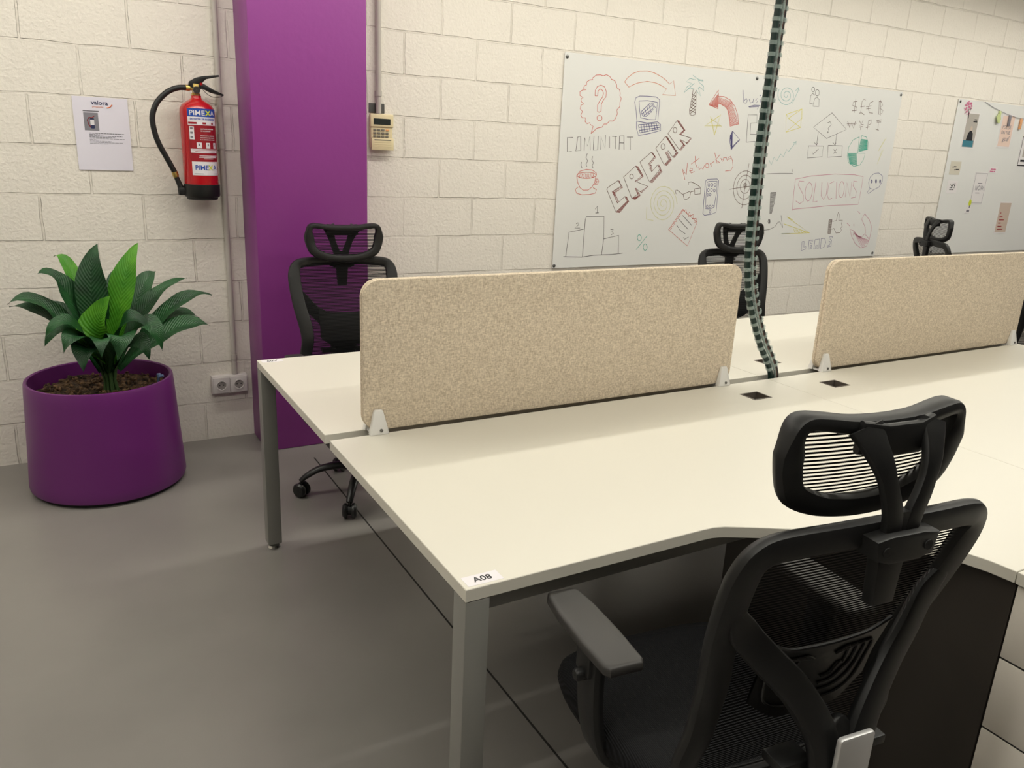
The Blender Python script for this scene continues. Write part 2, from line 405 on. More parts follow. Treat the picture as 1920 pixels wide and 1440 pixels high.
# ---------------------------------------------------------------- desks
def arc(cx, cy, r, a0, a1, n=6):
    return [(cx + r * math.cos(a0 + (a1 - a0) * k / n), cy + r * math.sin(a0 + (a1 - a0) * k / n)) for k in range(n + 1)]
WING = [(.0, 0.0), (.555, 0.0), (.585, -.001), (.612, -.009), (.675, -.042), (.735, -.076), (.80, -.117), (.86, -.163), (.92, -.215), (.965, -.264), (.992, -.308), (1.006, -.352), (1.011, -.40), (LEN - .0015, -.40), (LEN - .0015, DEP), (0, DEP)]
MT['socket_well'] = mat('dark grommet plastic', (92, 84, 76), .5)
def cut_box(o, x0, x1, y0, y1, z0, z1):
    mb = MB(); mb.box(x0, x1, y0, y1, z0, z1); c = obj('cutter', mb, 'melamine', o.parent, 0)
    md = o.modifiers.new('cut', 'BOOLEAN'); md.object = c; md.operation = 'DIFFERENCE'; md.solver = 'EXACT'
    me = bpy.data.meshes.new_from_object(o.evaluated_get(bpy.context.evaluated_depsgraph_get()))
    o.modifiers.clear(); old = o.data; o.data = me; bpy.data.meshes.remove(old)
    cm = c.data; bpy.data.objects.remove(c); bpy.data.meshes.remove(cm); me.name = 'desktop'
def leg_mb(x, y):
    mb = MB(); mb.box(x, x + .05, y, y + .05, .022, TOP - TH, .003); return mb
def foot_mb(x, y):
    mb = MB(); mb.lathe([(.001, .0), (.024, .0), (.025, .004), (.021, .012), (.012, .016), (.008, .024), (.001, .024)], 24, (x + .025, y + .025, 0)); return mb
def make_desk(label, x, ydir, wing, flip=False, group='white bench desks'):
    """ydir +1: the user sits at -y and the back edge is at y = DEP; -1: the mirror across the bench"""
    t = thing('bench_desk', label, 'desk', (x, 0, 0), 0, group)
    Y = (lambda v: v) if ydir > 0 else (lambda v: FAR1 - v)
    out = [(p[0], Y(p[1])) for p in (WING if wing else [(0, 0), (LEN - .0015, 0), (LEN - .0015, DEP), (0, DEP)])]
    if flip: out = [(LEN - .0015 - px, py) for px, py in out][::-1]
    if ydir < 0: out = out[::-1]
    mb = MB(); mb.prism(out, TOP - TH, TOP, .0012, 1)
    top = obj('desktop', mb, 'melamine', t)
    # square cable hole near the joint end, cut through with a boolean-free inset: a dark well with a thin rim
    hx = 1.40 if x < .5 else .19
    hy = Y(.664)
    cut_box(top, hx - .036, hx + .036, hy - .031, hy + .031, TOP - .1, TOP + .1)
    mb = MB()
    for a, b_, c, d in ((hx - .0395, hx - .0345, hy - .0345, hy + .0345), (hx + .0345, hx + .0395, hy - .0345, hy + .0345), (hx - .0345, hx + .0345, hy - .0345, hy - .0295), (hx - .0345, hx + .0345, hy + .0295, hy + .0345)):
        mb.box(a, b_, c, d, TOP - .03, TOP + .0012)
    mb.box(hx - .0345, hx + .0345, hy - .0295, hy + .0295, TOP - .032, TOP - .029)
    obj('cable_grommet', mb, 'socket_well', t, 0)
    ys = sorted((Y(0), Y(.05)))
    for lx in (0.0, LEN - .052):
        if wing and (lx > .5) != flip: continue
        lg = obj('leg', leg_mb(lx, ys[0]), 'grey_metal', t); obj('foot', foot_mb(lx, ys[0]), 'chrome', lg)
    a, b_ = sorted((Y(.022), Y(.05)))
    mb = MB(); mb.box(.052, LEN - .054, a, b_, TOP - TH - .040, TOP - TH - .006, .002); obj('front_beam', mb, 'grey_metal', t)
    for lx in (.016, LEN - .046):
        a, b_ = sorted((Y(.052), Y(DEP + GAP / 2)))
        mb = MB(); mb.box(lx, lx + .034, a, b_, TOP - TH - .022, TOP - TH, .002); obj('cross_beam', mb, 'dark_metal', t)
    a, b_ = sorted((Y(.30), Y(DEP - .03)))
    mb = MB(); mb.box(.08, LEN - .10, a, b_, TOP - TH - .10, TOP - TH - .094); mb.box(.08, LEN - .10, a, a + .003, TOP - TH - .094, TOP - TH - .05); mb.box(.08, LEN - .10, b_ - .003, b_, TOP - TH - .094, TOP - TH - .05)
    for hx_ in (.3, 1.2): mb.box(hx_, hx_ + .03, a, a + .003, TOP - TH - .06, TOP - TH); mb.box(hx_, hx_ + .03, b_ - .003, b_, TOP - TH - .06, TOP - TH)
    obj('added_shade_tray', mb, 'shade_tray_black', t)  # unseen tray, added to cut bounce and darken the floor below
    a, b_ = sorted((Y(.778), Y(.790)))
    mb = MB(); mb.box(.45, LEN - .06, a, b_, .12, TOP - TH, .001, 1); obj('added_shade_panel', mb, 'anthracite', t)  # unseen panel, added to block light reaching the floor under the desk
    return t, Y
nd, _ = make_desk('white desk with a curved front edge and the A08 sticker, nearest the viewer', 0, 1, True)
mb = MB(); mb.box(1.025, 1.043, -.398, .36, .05, TOP - TH - .0005, .001, 1)
sp = obj('side_panel', mb, 'anthracite', nd); sp['label'] = 'dark anthracite panel under the desk wing'
for ly in (-.36, .30):
    lg = obj('leg', leg_mb(LEN - .052, ly), 'grey_metal', nd); obj('foot', foot_mb(LEN - .052, ly), 'chrome', lg)
mb = MB(); mb.box(1.05, LEN - .05, -.34, -.30, TOP - TH - .04, TOP - TH, .002); obj('wing_beam', mb, 'dark_metal', nd)
fd, _ = make_desk('white desk across the near divider, its free corner in front of the purple column', 0, -1, False)
nd2, _ = make_desk('white desk in the near row, right of the desk joint, behind the tilted headrest', LEN, 1, True, True)
for ly in (-.36, .30):
    lg = obj('leg', leg_mb(.002, ly), 'grey_metal', nd2); obj('foot', foot_mb(.002, ly), 'chrome', lg)
mb = MB(); mb.box(.555, .573, -.398, .36, .05, TOP - TH - .0005, .001, 1)
obj('side_panel', mb, 'anthracite', nd2)
fd2, _ = make_desk('white desk in the far row, seen through the gap between the two dividers', LEN, -1, False)

def sticker(label, x, y, rot, words):
    t = thing('desk_sticker', label, 'sticker', (x, y, TOP), rot)
    mb = MB(); mb.box(-.036, .036, -.0165, .0165, .0001, .0004); obj('paper', mb, 'label_white', t)
    me = text_mesh(words, .0225, .0001, 'CENTER', bold=.0003)
    for v in me.vertices: v.co = Vector((v.co.x, v.co.y - .0068, .0005 + v.co.z))
    link('lettering', me, 'ink', t, 0)
sticker('small white sticker reading A08 on the near desk corner', .045, .024, 0, 'A08')
sticker('small white sticker turned upside down on the far desk corner', .047, FAR1 - .024, PI, 'A09')

# ---------------------------------------------------------------- drawer pedestal under and beyond the wing
t = thing('drawer_pedestal', 'white drawer pedestal with light grey fronts at the end of the near desk', 'drawer unit', (1.011, -.40, 0))
mb = MB(); mb.box(0, .587, -.60, -.0015, TOP - TH, TOP, .0012, 1); obj('pedestal_top', mb, 'melamine', t)
mb = MB(); mb.box(.028, .585, -.595, -.004, .03, TOP - TH - .001, .001, 1); obj('carcass', mb, 'anthracite', t)
mb = MB(); mb.box(.05, .56, -.57, -.03, .0, .03); obj('plinth', mb, 'dark_metal', t)
for z0, z1 in ((.524, .688), (.355, .519), (.186, .350), (.034, .181)):
    mb = MB(); mb.box(.008, .027, -.594, -.004, z0, z1, .0015, 2); d = obj('drawer_front', mb, 'drawer_front', t)
    mb = MB(); mb.box(.011, .026, -.592, -.006, z1, z1 + .002); obj('finger_gap', mb, 'dark_metal', d)

# ---------------------------------------------------------------- felt dividers and their clamps
def rrect(x0, x1, z0, z1, r, n=8):
    return arc(x1 - r, z0 + r, r, -PI / 2, 0, n) + arc(x1 - r, z1 - r, r, 0, PI / 2, n) + arc(x0 + r, z1 - r, r, PI / 2, PI, n) + arc(x0 + r, z0 + r, r, PI, 1.5 * PI, n)
def make_divider(x, label):
    t = thing('desk_divider', label, 'divider', (x, MID, TOP), 0, 'felt dividers along the bench')
    Wd = 1.322
    for k, (a, b_) in enumerate(((-.0135, -.0008), (.0008, .0135))):
        mb = MB(); mb.prism(rrect(0, Wd, .006, .414, .045), a, b_, .003, 2, 'y'); obj('felt_panel', mb, 'felt', t)
    mb = MB(); mb.prism(rrect(.002, Wd - .002, .008, .412, .043), -.001, .001, 0, 1, 'y'); obj('core', mb, 'felt_edge', t)
    for bx in (.038, Wd - .038):
        mb = MB()
        for s in (-1, 1):   # tapered jaws on both faces
            y0, y1 = (.0138 * s, .034 * s)
            lo = [(-.026, .0003), (.026, .0003), (.024, .012), (.013, .062), (.010, .066), (-.010, .066), (-.013, .062), (-.024, .012)]
            tm = MB(); tm.prism(lo, min(y0, y1), max(y0, y1), .002, 2, 'y')
            for v in tm.bm.verts:   # jaws slim down towards the top
                f = max(0, min(1, (v.co.z - .01) / .055)); v.co.y = y0 + (v.co.y - y0) * (1 - .55 * f); v.co.x += bx
            mb.merge(tm.bm)
        mb.box(bx - .02, bx + .02, -.0135, .0135, .0003, .0055)
        c = obj('clamp', mb, 'white_plastic', t)
        for s in (-1, 1):
            m2 = Matrix.Rotation(PI / 2, 4, 'X')
            sb = MB(); sb.lathe([(.0005, -.002), (.0045, -.002), (.0045, .002), (.0005, .002)], 12, (bx + .004, s * .0335, .012), m2); obj('clamp_screw', sb, 'screw', c)
    return t
make_divider(.096, 'beige felt divider on the bench directly behind the near desk')
make_divider(1.860, 'beige felt divider on the bench running out of the frame at right')

# ---------------------------------------------------------------- wall fittings
def conduit(label, x, z0, z1, r=.0125, clips=(), coupling=None):
    t = thing('conduit_pipe', label, 'pipe', (x, WALL, z0), 0)
    mb = MB(); mb.tube([(0, -.02, 0), (0, -.02, z1 - z0)], r, 16); obj('pipe', mb, 'pvc', t)
    for z in clips:
        mb = MB(); mb.tube([(0, -.02, z - z0 - .012), (0, -.02, z - z0 + .012)], r + .003, 16); mb.box(-.012, .012, -.02, 0, z - z0 - .012, z - z0 + .012); obj('clip', mb, 'pvc', t)
    if coupling:
        mb = MB(); mb.tube([(0, -.02, coupling[0] - z0), (0, -.02, coupling[1] - z0)], r + .003, 16); obj('coupling', mb, 'pvc', t)
    return t
conduit('grey conduit pipe running up the wall left of the column, down to the socket', .137, .333, CEIL, .0125, (.42, 2.2), (1.40, 1.465))
conduit('grey conduit pipe running up the wall above the keypad', .888, 1.597, CEIL, .0135, (1.69,), None)
t = thing('wall_bracket', 'small grey metal bracket behind the pipe above the keypad', 'bracket', (.88, WALL, 1.60))
mb = MB(); mb.box(-.036, .045, -.005, 0, -.0, .045, .001, 1); obj('bracket_plate', mb, 'screw', t)

t = thing('double_socket', 'white double power socket low on the wall beside the column', 'socket', (.108, WALL, .286))
mb = MB(); mb.box(-.084, .084, -.04, 0, -.045, .045, .004, 2); obj('box', mb, 'socket_white', t)
for sx_ in (-.041, .041):
    mb = MB(); mb.box(sx_ - .039, sx_ + .039, -.047, -.04, -.04, .04, .003, 2); f = obj('faceplate', mb, 'socket_white', t)
    rot = Matrix.Rotation(PI / 2, 4, 'X')
    mb = MB(); mb.lathe([(.0245, 0), (.0245, .004), (.0215, .004), (.020, -.0), (.001, -.0)], 28, (sx_, -.0472, 0), rot); rec = obj('recess', mb, 'socket_white', f)
    mb = MB(); mb.lathe([(.0205, 0.0005), (.001, .0005)], 28, (sx_, -.0474, 0), rot); obj('recess_floor', mb, 'socket_dark', f)
    for px in (-.0095, .0095):
        mb = MB(); mb.lathe([(.003, 0), (.003, .0006), (.0003, .0006)], 12, (sx_ + px, -.0481, .002), rot); obj('pin_hole', mb, 'ink', f)
    for pz in (-.0175, .0175):
        mb = MB(); mb.box(sx_ - .003, sx_ + .003, -.0505, -.048, pz - .002, pz + .002); obj('earth_clip', mb, 'screw', f)

t = thing('alarm_keypad', 'cream alarm keypad with a dark display on the wall right of the column', 'keypad', (.902, WALL, 1.508))
mb = MB(); mb.box(-.058, .058, -.026, 0, -.075, .085, .006, 3); obj('case', mb, 'cream', t)
mb = MB(); mb.box(-.061, .061, -.032, -.02, .025, .088, .005, 3); obj('display_bezel', mb, 'cream', t)
mb = MB(); mb.box(-.044, .044, -.0335, -.031, .037, .066, .001, 1); obj('display', mb, 'lcd', t)
for r_ in range(4):
    for c_ in range(4):
        if r_ == 0 and c_ == 3: continue
        if r_ == 3 and c_ == 3: continue
        kx, kz = -.036 + c_ * .021, .012 - r_ * .0155
        mb = MB(); mb.box(kx - .008, kx + .008, -.030, -.0255, kz - .005, kz + .005, .0015, 1); obj('key', mb, 'key_grey', t)
mb = MB(); mb.box(.021, .037, -.0305, -.0255, .008, .016, .0015, 1); k = obj('key', mb, 'orange_key', t); k['label'] = 'orange key'
mb2 = MB(); mb2.box(-.058, .058, -.042, -.034, -.084, -.026, .002, 2)
fl = obj('flap', mb2, 'cream', t)
for i in range(4):
    mb = MB(); mb.box(-.044, .044, -.0428, -.0418, -.038 - i * .010, -.033 - i * .010); obj('flap_rib', mb, 'key_grey' if i == 0 else 'cream', fl)

# notice sheet
t = thing('notice_sheet', 'white printed notice sheet taped to the wall left of the fire extinguisher', 'notice', (-.448, WALL - .004, 1.293))
mb = MB(); mb.box(0, .21, -.0004, .0004, 0, .297); obj('sheet', mb, 'paper', t, smooth=0)
text_on_wall('title', 'valora', .0245, .070, .267, -.0008, 'navy_ink', t, bold=.0004, xs=1.06)
text_on_wall('subtitle', 'prevención', .0095, .073, .2555, -.0008, 'orange_ink', t, xs=1.0)
mb = MB(); mb.tube([(.128, -.0008, .2565), (.141, -.0008, .260), (.149, -.0008, .270)], .0022, 6, flat=1); obj('swoosh', mb, 'orange_ink', t)
mb = MB()
for x0, x1, z in [(.036, .096, .238)]: mb.box(x0, x1, -.0009, -.0005, z, z + .0045)
obj('caption', mb, 'ink_grey', t, smooth=0)
mb = MB(); mb.box(.037, .092, -.0009, -.0004, .162, .234); ph = obj('printed_photo', mb, 'photo_grey', t, smooth=0)
mb = MB(); mb.prism(rrect(.060, .076, .170, .212, .004, 3), -.0012, -.0009, 0, 1, 'y'); obj('printed_cylinder', mb, 'navy_ink', ph, 0)
mb = MB(); mb.prism(rrect(.0605, .0755, .184, .206, .001, 2), -.0014, -.0012, 0, 1, 'y'); obj('printed_label', mb, 'label_white', ph, 0)
mb = MB(); mb.tube([(.068, -.0013, .215), (.056, -.0013, .214), (.050, -.0013, .204), (.054, -.0013, .186), (.060, -.0013, .176)], .0016, 5); mb.tube([(.068, -.0013, .213), (.078, -.0013, .222)], .0016, 5); obj('printed_hose', mb, 'label_red', ph)
mb = MB(); zz = .150
for i, (x0, x1, h_) in enumerate([(.052, .185, .0028), (.052, .092, .0028), (.052, .178, .0028), (.052, .150, .0028), (.052, .186, .0016), (.052, .080, .0016), (.052, .135, .0016), (.052, .178, .0016), (.052, .120, .0016)]):
    x = x0
    while x < x1:
        wl = random.uniform(.006, .016); mb.box(x, min(x + wl, x1), -.0009, -.0005, zz, zz + h_); x += wl + .0018
    zz -= .0052
obj('text_lines', mb, 'ink_grey', t, smooth=0)

# ---------------------------------------------------------------- fire extinguisher
EX, EY, EZ = .028, WALL - .092, 1.180
t = thing('fire_extinguisher', 'red fire extinguisher with a black hose hanging on the wall left of the column', 'fire extinguisher', (EX, EY, EZ))
ER = .073
mb = MB(); mb.lathe([(.001, .04), (ER, .04), (ER, .365), (ER - .002, .385), (ER - .012, .402), (ER - .032, .416), (.026, .424), (.021, .432), (.021, .44), (.001, .44)], 48); obj('cylinder', mb, 'red_paint', t)
mb = MB(); mb.lathe([(.001, 0), (.060, 0), (.066, .003), (.066, .010), (.072, .013), (.0765, .020), (.0765, .066), (.0735, .068), (.001, .068)], 48); obj('base_skirt', mb, 'black_plastic', t)
mb = MB(); mb.lathe([(.001, .436), (.019, .436), (.019, .448), (.015, .450), (.015, .478), (.012, .482), (.001, .482)], 20); mb.box(-.012, .012, -.014, .014, .45, .488, .003); obj('valve', mb, 'brass', t)
mb = MB(); mb.lathe([(.016, 0), (.016, .008), (.0145, .011), (.001, .011)], 20, (0, -.015, .462), Matrix.Rotation(PI / 2, 4, 'X')); obj('pressure_gauge', mb, 'chrome', t)
# squeeze levers (point to the right)
mb = MB(); mb.prism([(-.030, .478), (-.024, .497), (.0, .512), (.03, .522), (.098, .531), (.100, .524), (.045, .510), (.030, .497), (.026, .480), (-.01, .470)], -.011, .011, .002, 2, 'y'); obj('top_lever', mb, 'black_plastic', t)
mb = MB(); mb.prism([(-.020, .476), (.020, .490), (.036, .489), (.070, .470), (.114, .452), (.113, .445), (.060, .456), (.030, .470), (.0, .464)], -.012, .012, .002, 2, 'y'); obj('carry_handle', mb, 'black_plastic', t)
mb = MB(); mb.lathe([(.001, -.014), (.006, -.014), (.006, .014), (.001, .014)], 14, (.022, 0, .488), Matrix.Rotation(PI / 2, 4, 'X')); obj('safety_pin', mb, 'red_paint', t)
mb = MB(); mb.tube(cr_spline([(.022, -.016, .486), (.03, -.018, .462), (.06, -.018, .440), (.095, -.016, .440), (.112, -.012, .448)], 5), .0012, 6); obj('pin_wire', mb, 'ink', t)
hose = [(-.040, -.002, .470), (-.075, -.004, .466), (-.118, -.008, .445), (-.160, -.012, .402), (-.182, -.014, .350), (-.182, -.014, .300), (-.168, -.012, .240), (-.140, -.008, .180), (-.118, -.004, .135), (-.108, -.002, .112)]
mb = MB(); mb.tube(cr_spline(hose, 6), .0115, 14); obj('hose', mb, 'black_plastic', t)
mb = MB(); mb.tube([(-.012, 0, .468), (-.022, 0, .469), (-.024, 0, .469), (-.042, 0, .470), (-.043, 0, .470)], [.009, .009, .0125, .0125, .010], 14); obj('hose_fitting', mb, 'brass', t)
mb = MB(); mb.tube([(-.110, -.002, .118), (-.105, -.001, .100), (-.103, -.001, .094)], [.013, .013, .010], 14); obj('hose_fitting', mb, 'brass', t)
mb = MB(); mb.tube([(-.104, -.001, .096), (-.092, 0, .062), (-.088, 0, .050), (-.086, 0, .020)], [.0105, .0115, .014, .014], 14); mb.box(-.098, -.060, -.016, .016, .018, .052, .004); obj('nozzle_holder', mb, 'black_plastic', t)
mb = MB(); mb.box(-.02, .02, ER - .004, -EY + WALL - .001, .34, .38, .002); obj('wall_hook', mb, 'dark_metal', t)
# wrap-around label: angle measured around the cylinder, 0 faces -y, positive towards +x
A0 = math.radians(8)
def curved(mb, a0, a1, z0, z1, r, n=10):
    for k in range(n):
        p = [a0 + (a1 - a0) * k / n, a0 + (a1 - a0) * (k + 1) / n]
        c = [(r * math.sin(a + A0), -r * math.cos(a + A0)) for a in p]
        mb.quad((c[0][0], c[0][1], z0), (c[1][0], c[1][1], z0), (c[1][0], c[1][1], z1), (c[0][0], c[0][1], z1))
def label_patch(name, a0, a1, z0, z1, r, m, par):
    mb = MB(); curved(mb, math.radians(a0), math.radians(a1), z0, z1, ER + r); return obj(name, mb, m, par)
def curved_text(name, body, size, a, z, r, m, par, **k):
    me = text_mesh(body, size, align='CENTER', **k)
    for v in me.vertices:
        ang = math.radians(a) + A0 + v.co.x / ER; rr = ER + r + v.co.z
        v.co = Vector((rr * math.sin(ang), -rr * math.cos(ang), z + v.co.y))
    return link(name, me, m, par, 0)
lb = label_patch('label', -50, 55, .168, .386, .0006, 'label_red', t)
label_patch('brand_band', -50, 55, .352, .386, .0010, 'label_blue', lb)
curved_text('brand_lettering', 'PIME   A', .0285, 1, .3585, .0014, 'label_white', lb, bold=.0003, xs=1.12)
curved_text('brand_lettering', 'X', .0285, 19, .3585, .0014, 'label_yellow', lb, bold=.0009, xs=1.2)
label_patch('title_band', -50, 55, .318, .352, .0010, 'label_white', lb)
curved_text('title_lettering', 'EXTINTOR DE INCENDIOS', .0098, 2, .3395, .0014, 'label_blue', lb, bold=.0002, xs=.93)
for a0, a1 in ((-48, -20), (-2, 10), (30, 38)): label_patch('hazard_bar', a0, a1, .322, .330, .0014, 'label_red', lb)
curved_text('instruction_lettering', 'QUITAR EL PASADOR', .0062, 14, .300, .0012, 'label_white', lb, bold=.0001)
curved_text('instruction_lettering', 'DE SEGURIDAD', .0062, 8, .2915, .0012, 'label_white', lb, bold=.0001)
curved_text('instruction_lettering', 'PRESIONAR LA PALANCA', .0058, 15, .272, .0012, 'label_white', lb, bold=.0001)
curved_text('instruction_lettering', 'DIRIGIENDO EL CHORRO', .0058, 15, .264, .0012, 'label_white', lb, bold=.0001)
curved_text('instruction_lettering', 'A LA BASE DE LAS LLAMAS', .0058, 15, .256, .0012, 'label_white', lb, bold=.0001)
label_patch('pictogram_strip', -46, -30, .258, .312, .0012, 'label_white', lb)
for z_ in (.264, .282, .300): label_patch('pictogram_mark', -43, -34, z_, z_ + .008, .0016, 'ink_grey', lb)
for a0, a1 in ((-24, -8), (6, 20), (34, 46)):
    q = label_patch('pictogram', a0, a1, .222, .246, .0012, 'label_white', lb)
    label_patch('pictogram_mark', a0 + 5, a1 - 5, .232, .242, .0016, 'ink_grey', lb)
label_patch('text_band', -45, 52, .203, .219, .0012, 'label_white', lb)
for i, (a0, a1) in enumerate(((-40, 46), (-30, 40))): label_patch('text_line', a0, a1, .2135 - i * .006, .2155 - i * .006, .0015, 'label_red', lb)
for i, (a0, a1) in enumerate(((-18, 50), (-20, 46), (-4, 30))): label_patch('text_line', a0, a1, .189 - i * .006, .192 - i * .006, .0012, 'label_white', lb)
l2 = label_patch('brand_panel', -44, 55, .108, .166, .0006, 'label_white', t)
curved_text('brand_lettering', 'PIME   A', .0275, 4, .1315, .0012, 'label_blue', l2, bold=.0003)
curved_text('brand_lettering', 'X', .0275, 17.5, .1315, .0012, 'label_yellow', l2, bold=.0009)
for a0, a1 in ((-38, -8), (26, 50)): label_patch('text_line', a0, a1, .114, .1155, .0012, 'ink_grey', l2)

# ---------------------------------------------------------------- purple planter with its plant
PX, PY = -.463, 2.51
t = thing('potted_plant', 'broad-leaved green plant in a large purple pot on the floor by the wall', 'potted plant', (PX, PY, 0))
PH = .475
mb = MB(); mb.lathe([(.001, .012), (.288, .012), (.303, .018), (.306, .03), (.304, .06), (.298, .16), (.290, .30), (.284, .42), (.281, .462), (.278, .471), (.272, .473), (.266, .469), (.263, .447), (.26, .36), (.001, .36)], 72); obj('pot', mb, 'purple_pot', t)
mb = MB(); mb.lathe([(.001, 0), (.288, 0), (.288, .014), (.001, .014)], 48); obj('pot_foot', mb, 'rubber', t)
mb = MB(); s_ = []
for i in range(9):
    r_ = .261 * i / 8
    s_.append([Vector((max(r_, .001) * math.cos(2 * PI * k / 40), max(r_, .001) * math.sin(2 * PI * k / 40), .405 + .014 * math.sin(5 * r_ * 12 + k * .9) * .4 + random.uniform(-.006, .006))) for k in range(40)])
mb.rings(s_, cap=False); soil = obj('soil', mb, 'soil', t)
mb = MB()
for i in range(420):
    a, r_ = random.uniform(0, 2 * PI), .245 * math.sqrt(random.random())
    sz = random.uniform(.006, .014); tm = bmesh.new(); bmesh.ops.create_icosphere(tm, subdivisions=1, radius=sz)
    mt_ = Matrix.Translation((r_ * math.cos(a), r_ * math.sin(a), .412 + random.uniform(-.004, .008))) @ Matrix.Rotation(random.uniform(0, 6), 4, Vector((random.random(), random.random(), random.random() + .1)).normalized()) @ Matrix.Diagonal((1, random.uniform(.5, 1), random.uniform(.35, .7), 1))
    mb.merge(tm, mt_)
bc = obj('bark_chips', mb, 'bark', soil, smooth=0); bc['kind'] = 'stuff'
mb = MB()
for i in range(14):
    a = i * 2.4; r_ = .012 + .018 * random.random()
    mb.tube([(.035 + r_ * math.cos(a), -.03 + r_ * math.sin(a), .40), (.033 + r_ * .7 * math.cos(a), -.03 + r_ * .7 * math.sin(a), .46), (.03 + r_ * 1.2 * math.cos(a), -.03 + r_ * 1.2 * math.sin(a), .53)], .0055, 7)
obj('stem', mb, 'stem', t)
mb = MB(); mb.tube([(.212, -.10, .452), (.214, -.112, .474), (.232, -.118, .482)], .006, 8); mb.lathe([(.001, -.008), (.009, -.006), (.009, .006), (.001, .008)], 12, (.216, -.11, .482)); cl = obj('level_indicator', mb, 'dull_blue', t)
LEAVES = [
 (-.422, 2.50, 1.022, -.463, 2.46, .830, .068, 'd'), (-.277, 2.47, 1.026, -.352, 2.44, .842, .060, 'b'), (-.581, 2.62, .957, -.515, 2.58, .871, .036, 'b'),
 (-.640, 2.42, .922, -.548, 2.45, .842, .052, 'd'), (-.748, 2.35, .822, -.615, 2.40, .785, .052, 'd'), (-.746, 2.40, .803, -.600, 2.42, .735, .050, 'd'),
 (-.646, 2.33, .655, -.555, 2.36, .705, .050, 'd'), (-.640, 2.30, .697, -.545, 2.33, .735, .050, 'd'), (-.402, 2.33, .842, -.452, 2.38, .695, .092, 'b'),
 (-.205, 2.62, .885, -.285, 2.57, .790, .056, 'd'), (-.090, 2.55, .863, -.255, 2.52, .765, .040, 'd'), (.001, 2.50, .792, -.165, 2.49, .752, .046, 'd'),
 (-.051, 2.55, .682, -.190, 2.52, .695, .045, 'd'), (-.031, 2.40, .680, -.180, 2.42, .668, .066, 'd'), (-.238, 2.27, .618, -.297, 2.30, .722, .062, 'd'),
 (-.268, 2.30, .700, -.360, 2.32, .735, .056, 'd'), (-.405, 2.23, .600, -.385, 2.27, .690, .066, 'd'), (-.585, 2.26, .640, -.525, 2.31, .690, .055, 'd'),
 (-.285, 2.33, .572, -.330, 2.35, .640, .060, 'd'), (-.525, 2.26, .560, -.505, 2.32, .640, .060, 'd'), (-.34, 2.70, .90, -.37, 2.62, .78, .055, 'd'),
 (-.54, 2.72, .86, -.50, 2.63, .76, .055, 'd'), (-.22, 2.68, .74, -.30, 2.61, .70, .055, 'd'), (-.68, 2.60, .76, -.57, 2.57, .72, .052, 'd'), (-.46, 2.20, .63, -.45, 2.27, .68, .050, 'd')]
def leaf(tip, mid, w, m, base):
    b0 = Vector(base); p2 = Vector(tip); pm = Vector(mid); p1 = 2 * pm - .5 * b0 - .5 * p2
    me_ = MB(); uvs = {}; rows = []; N = 18
    for i in range(N + 1):
        s = i / N; c = (1 - s) ** 2 * b0 + 2 * s * (1 - s) * p1 + s * s * p2
        T = (2 * (1 - s) * (p1 - b0) + 2 * s * (p2 - p1)).normalized()
        out = Vector((c.x - PX * 0, c.y, 0)); out = Vector((T.x, T.y, 0))
        Nn = Vector((0, -.55, .85)) if out.length < .15 else (Vector((0, 0, 1)) * .9 + Vector((0, -.45, 0)))
        S = T.cross(Nn).normalized(); U = S.cross(T).normalized()
        hw = w * .88 * max(.0, interp(s, [0, .12, .30, .46, .60, .75, .88, 1], [.16, .34, .80, 1.0, .94, .66, .32, .0]))
        wob = .004 * math.sin(s * 17 + tip[0] * 40)
        row = []
        for j, u in enumerate((-1, -.55, 0, .55, 1)):
            h_ = .30 * abs(u) * hw + wob * u
            row.append(me_.bm.verts.new(c + S * hw * u + U * h_)); uvs[row[-1]] = (u * .5 + .5, s)
        rows.append(row)
    for i in range(N):
        for j in range(4):
            me_.bm.faces.new((rows[i][j], rows[i][j + 1], rows[i + 1][j + 1], rows[i + 1][j]))
    ul = me_.bm.loops.layers.uv.new('UVMap')
    for f in me_.bm.faces:
        for lp in f.loops: lp[ul].uv = uvs[lp.vert]
    o = obj('leaf', me_, m, t, 60)
    return o
for tx, ty, tz, mx_, my_, mz_, w, k in LEAVES:
    q = (lambda a, b_, c: (a - PX, b_ - PY, c))
    base = (.030 + (tx - PX) * .10, -.03 + (ty - PY) * .12, .50)
    lf = leaf(q(tx, ty, tz), q(mx_, my_, mz_), w, 'leaf_light' if k == 'b' else 'leaf_dark', base)
    if k == 'b': lf['label'] = 'bright green leaf'

# ---------------------------------------------------------------- cable spine rising from the bench to the ceiling
PATH = [(1.655, .660), (1.650, .727), (1.615, .790), (1.575, .845), (1.517, .953), (1.477, 1.055), (1.456, 1.165), (1.447, 1.298), (1.441, 1.467), (1.442, 1.599), (1.445, 1.726), (1.446, 1.85), (1.448, 1.95), (1.452, 2.1), (1.458, 2.4), (1.46, 2.70), (1.46, 3.0)]
t = thing('cable_spine', 'dark cable bundle in a clear vertebra guide rising from the bench between the dividers', 'cable guide', (1.455, MID, 0))
pth = cr_spline([(x - 1.455, 0, z) for x, z in PATH], 8)
def off(pts, d):
    out = []
    for i, p in enumerate(pts):
        T = (pts[min(i + 1, len(pts) - 1)] - pts[max(i - 1, 0)]).normalized(); out.append(p + Vector((T.z, 0, -T.x)) * d)
    return out
for d_, m_, r_ in ((-.0135, 'cable_green', .0102), (.0135, 'cable_black', .0090)):
    mb = MB(); mb.tube(off(pth, d_), r_, 12); obj('cable', mb, m_, t)
mb = MB(); mb.tube([p + Vector((0, -.008, 0)) for p in off(pth, .007)], .0028, 8); c = obj('cable', mb, 'cable_brown', t); c['label'] = 'thin brown cable'
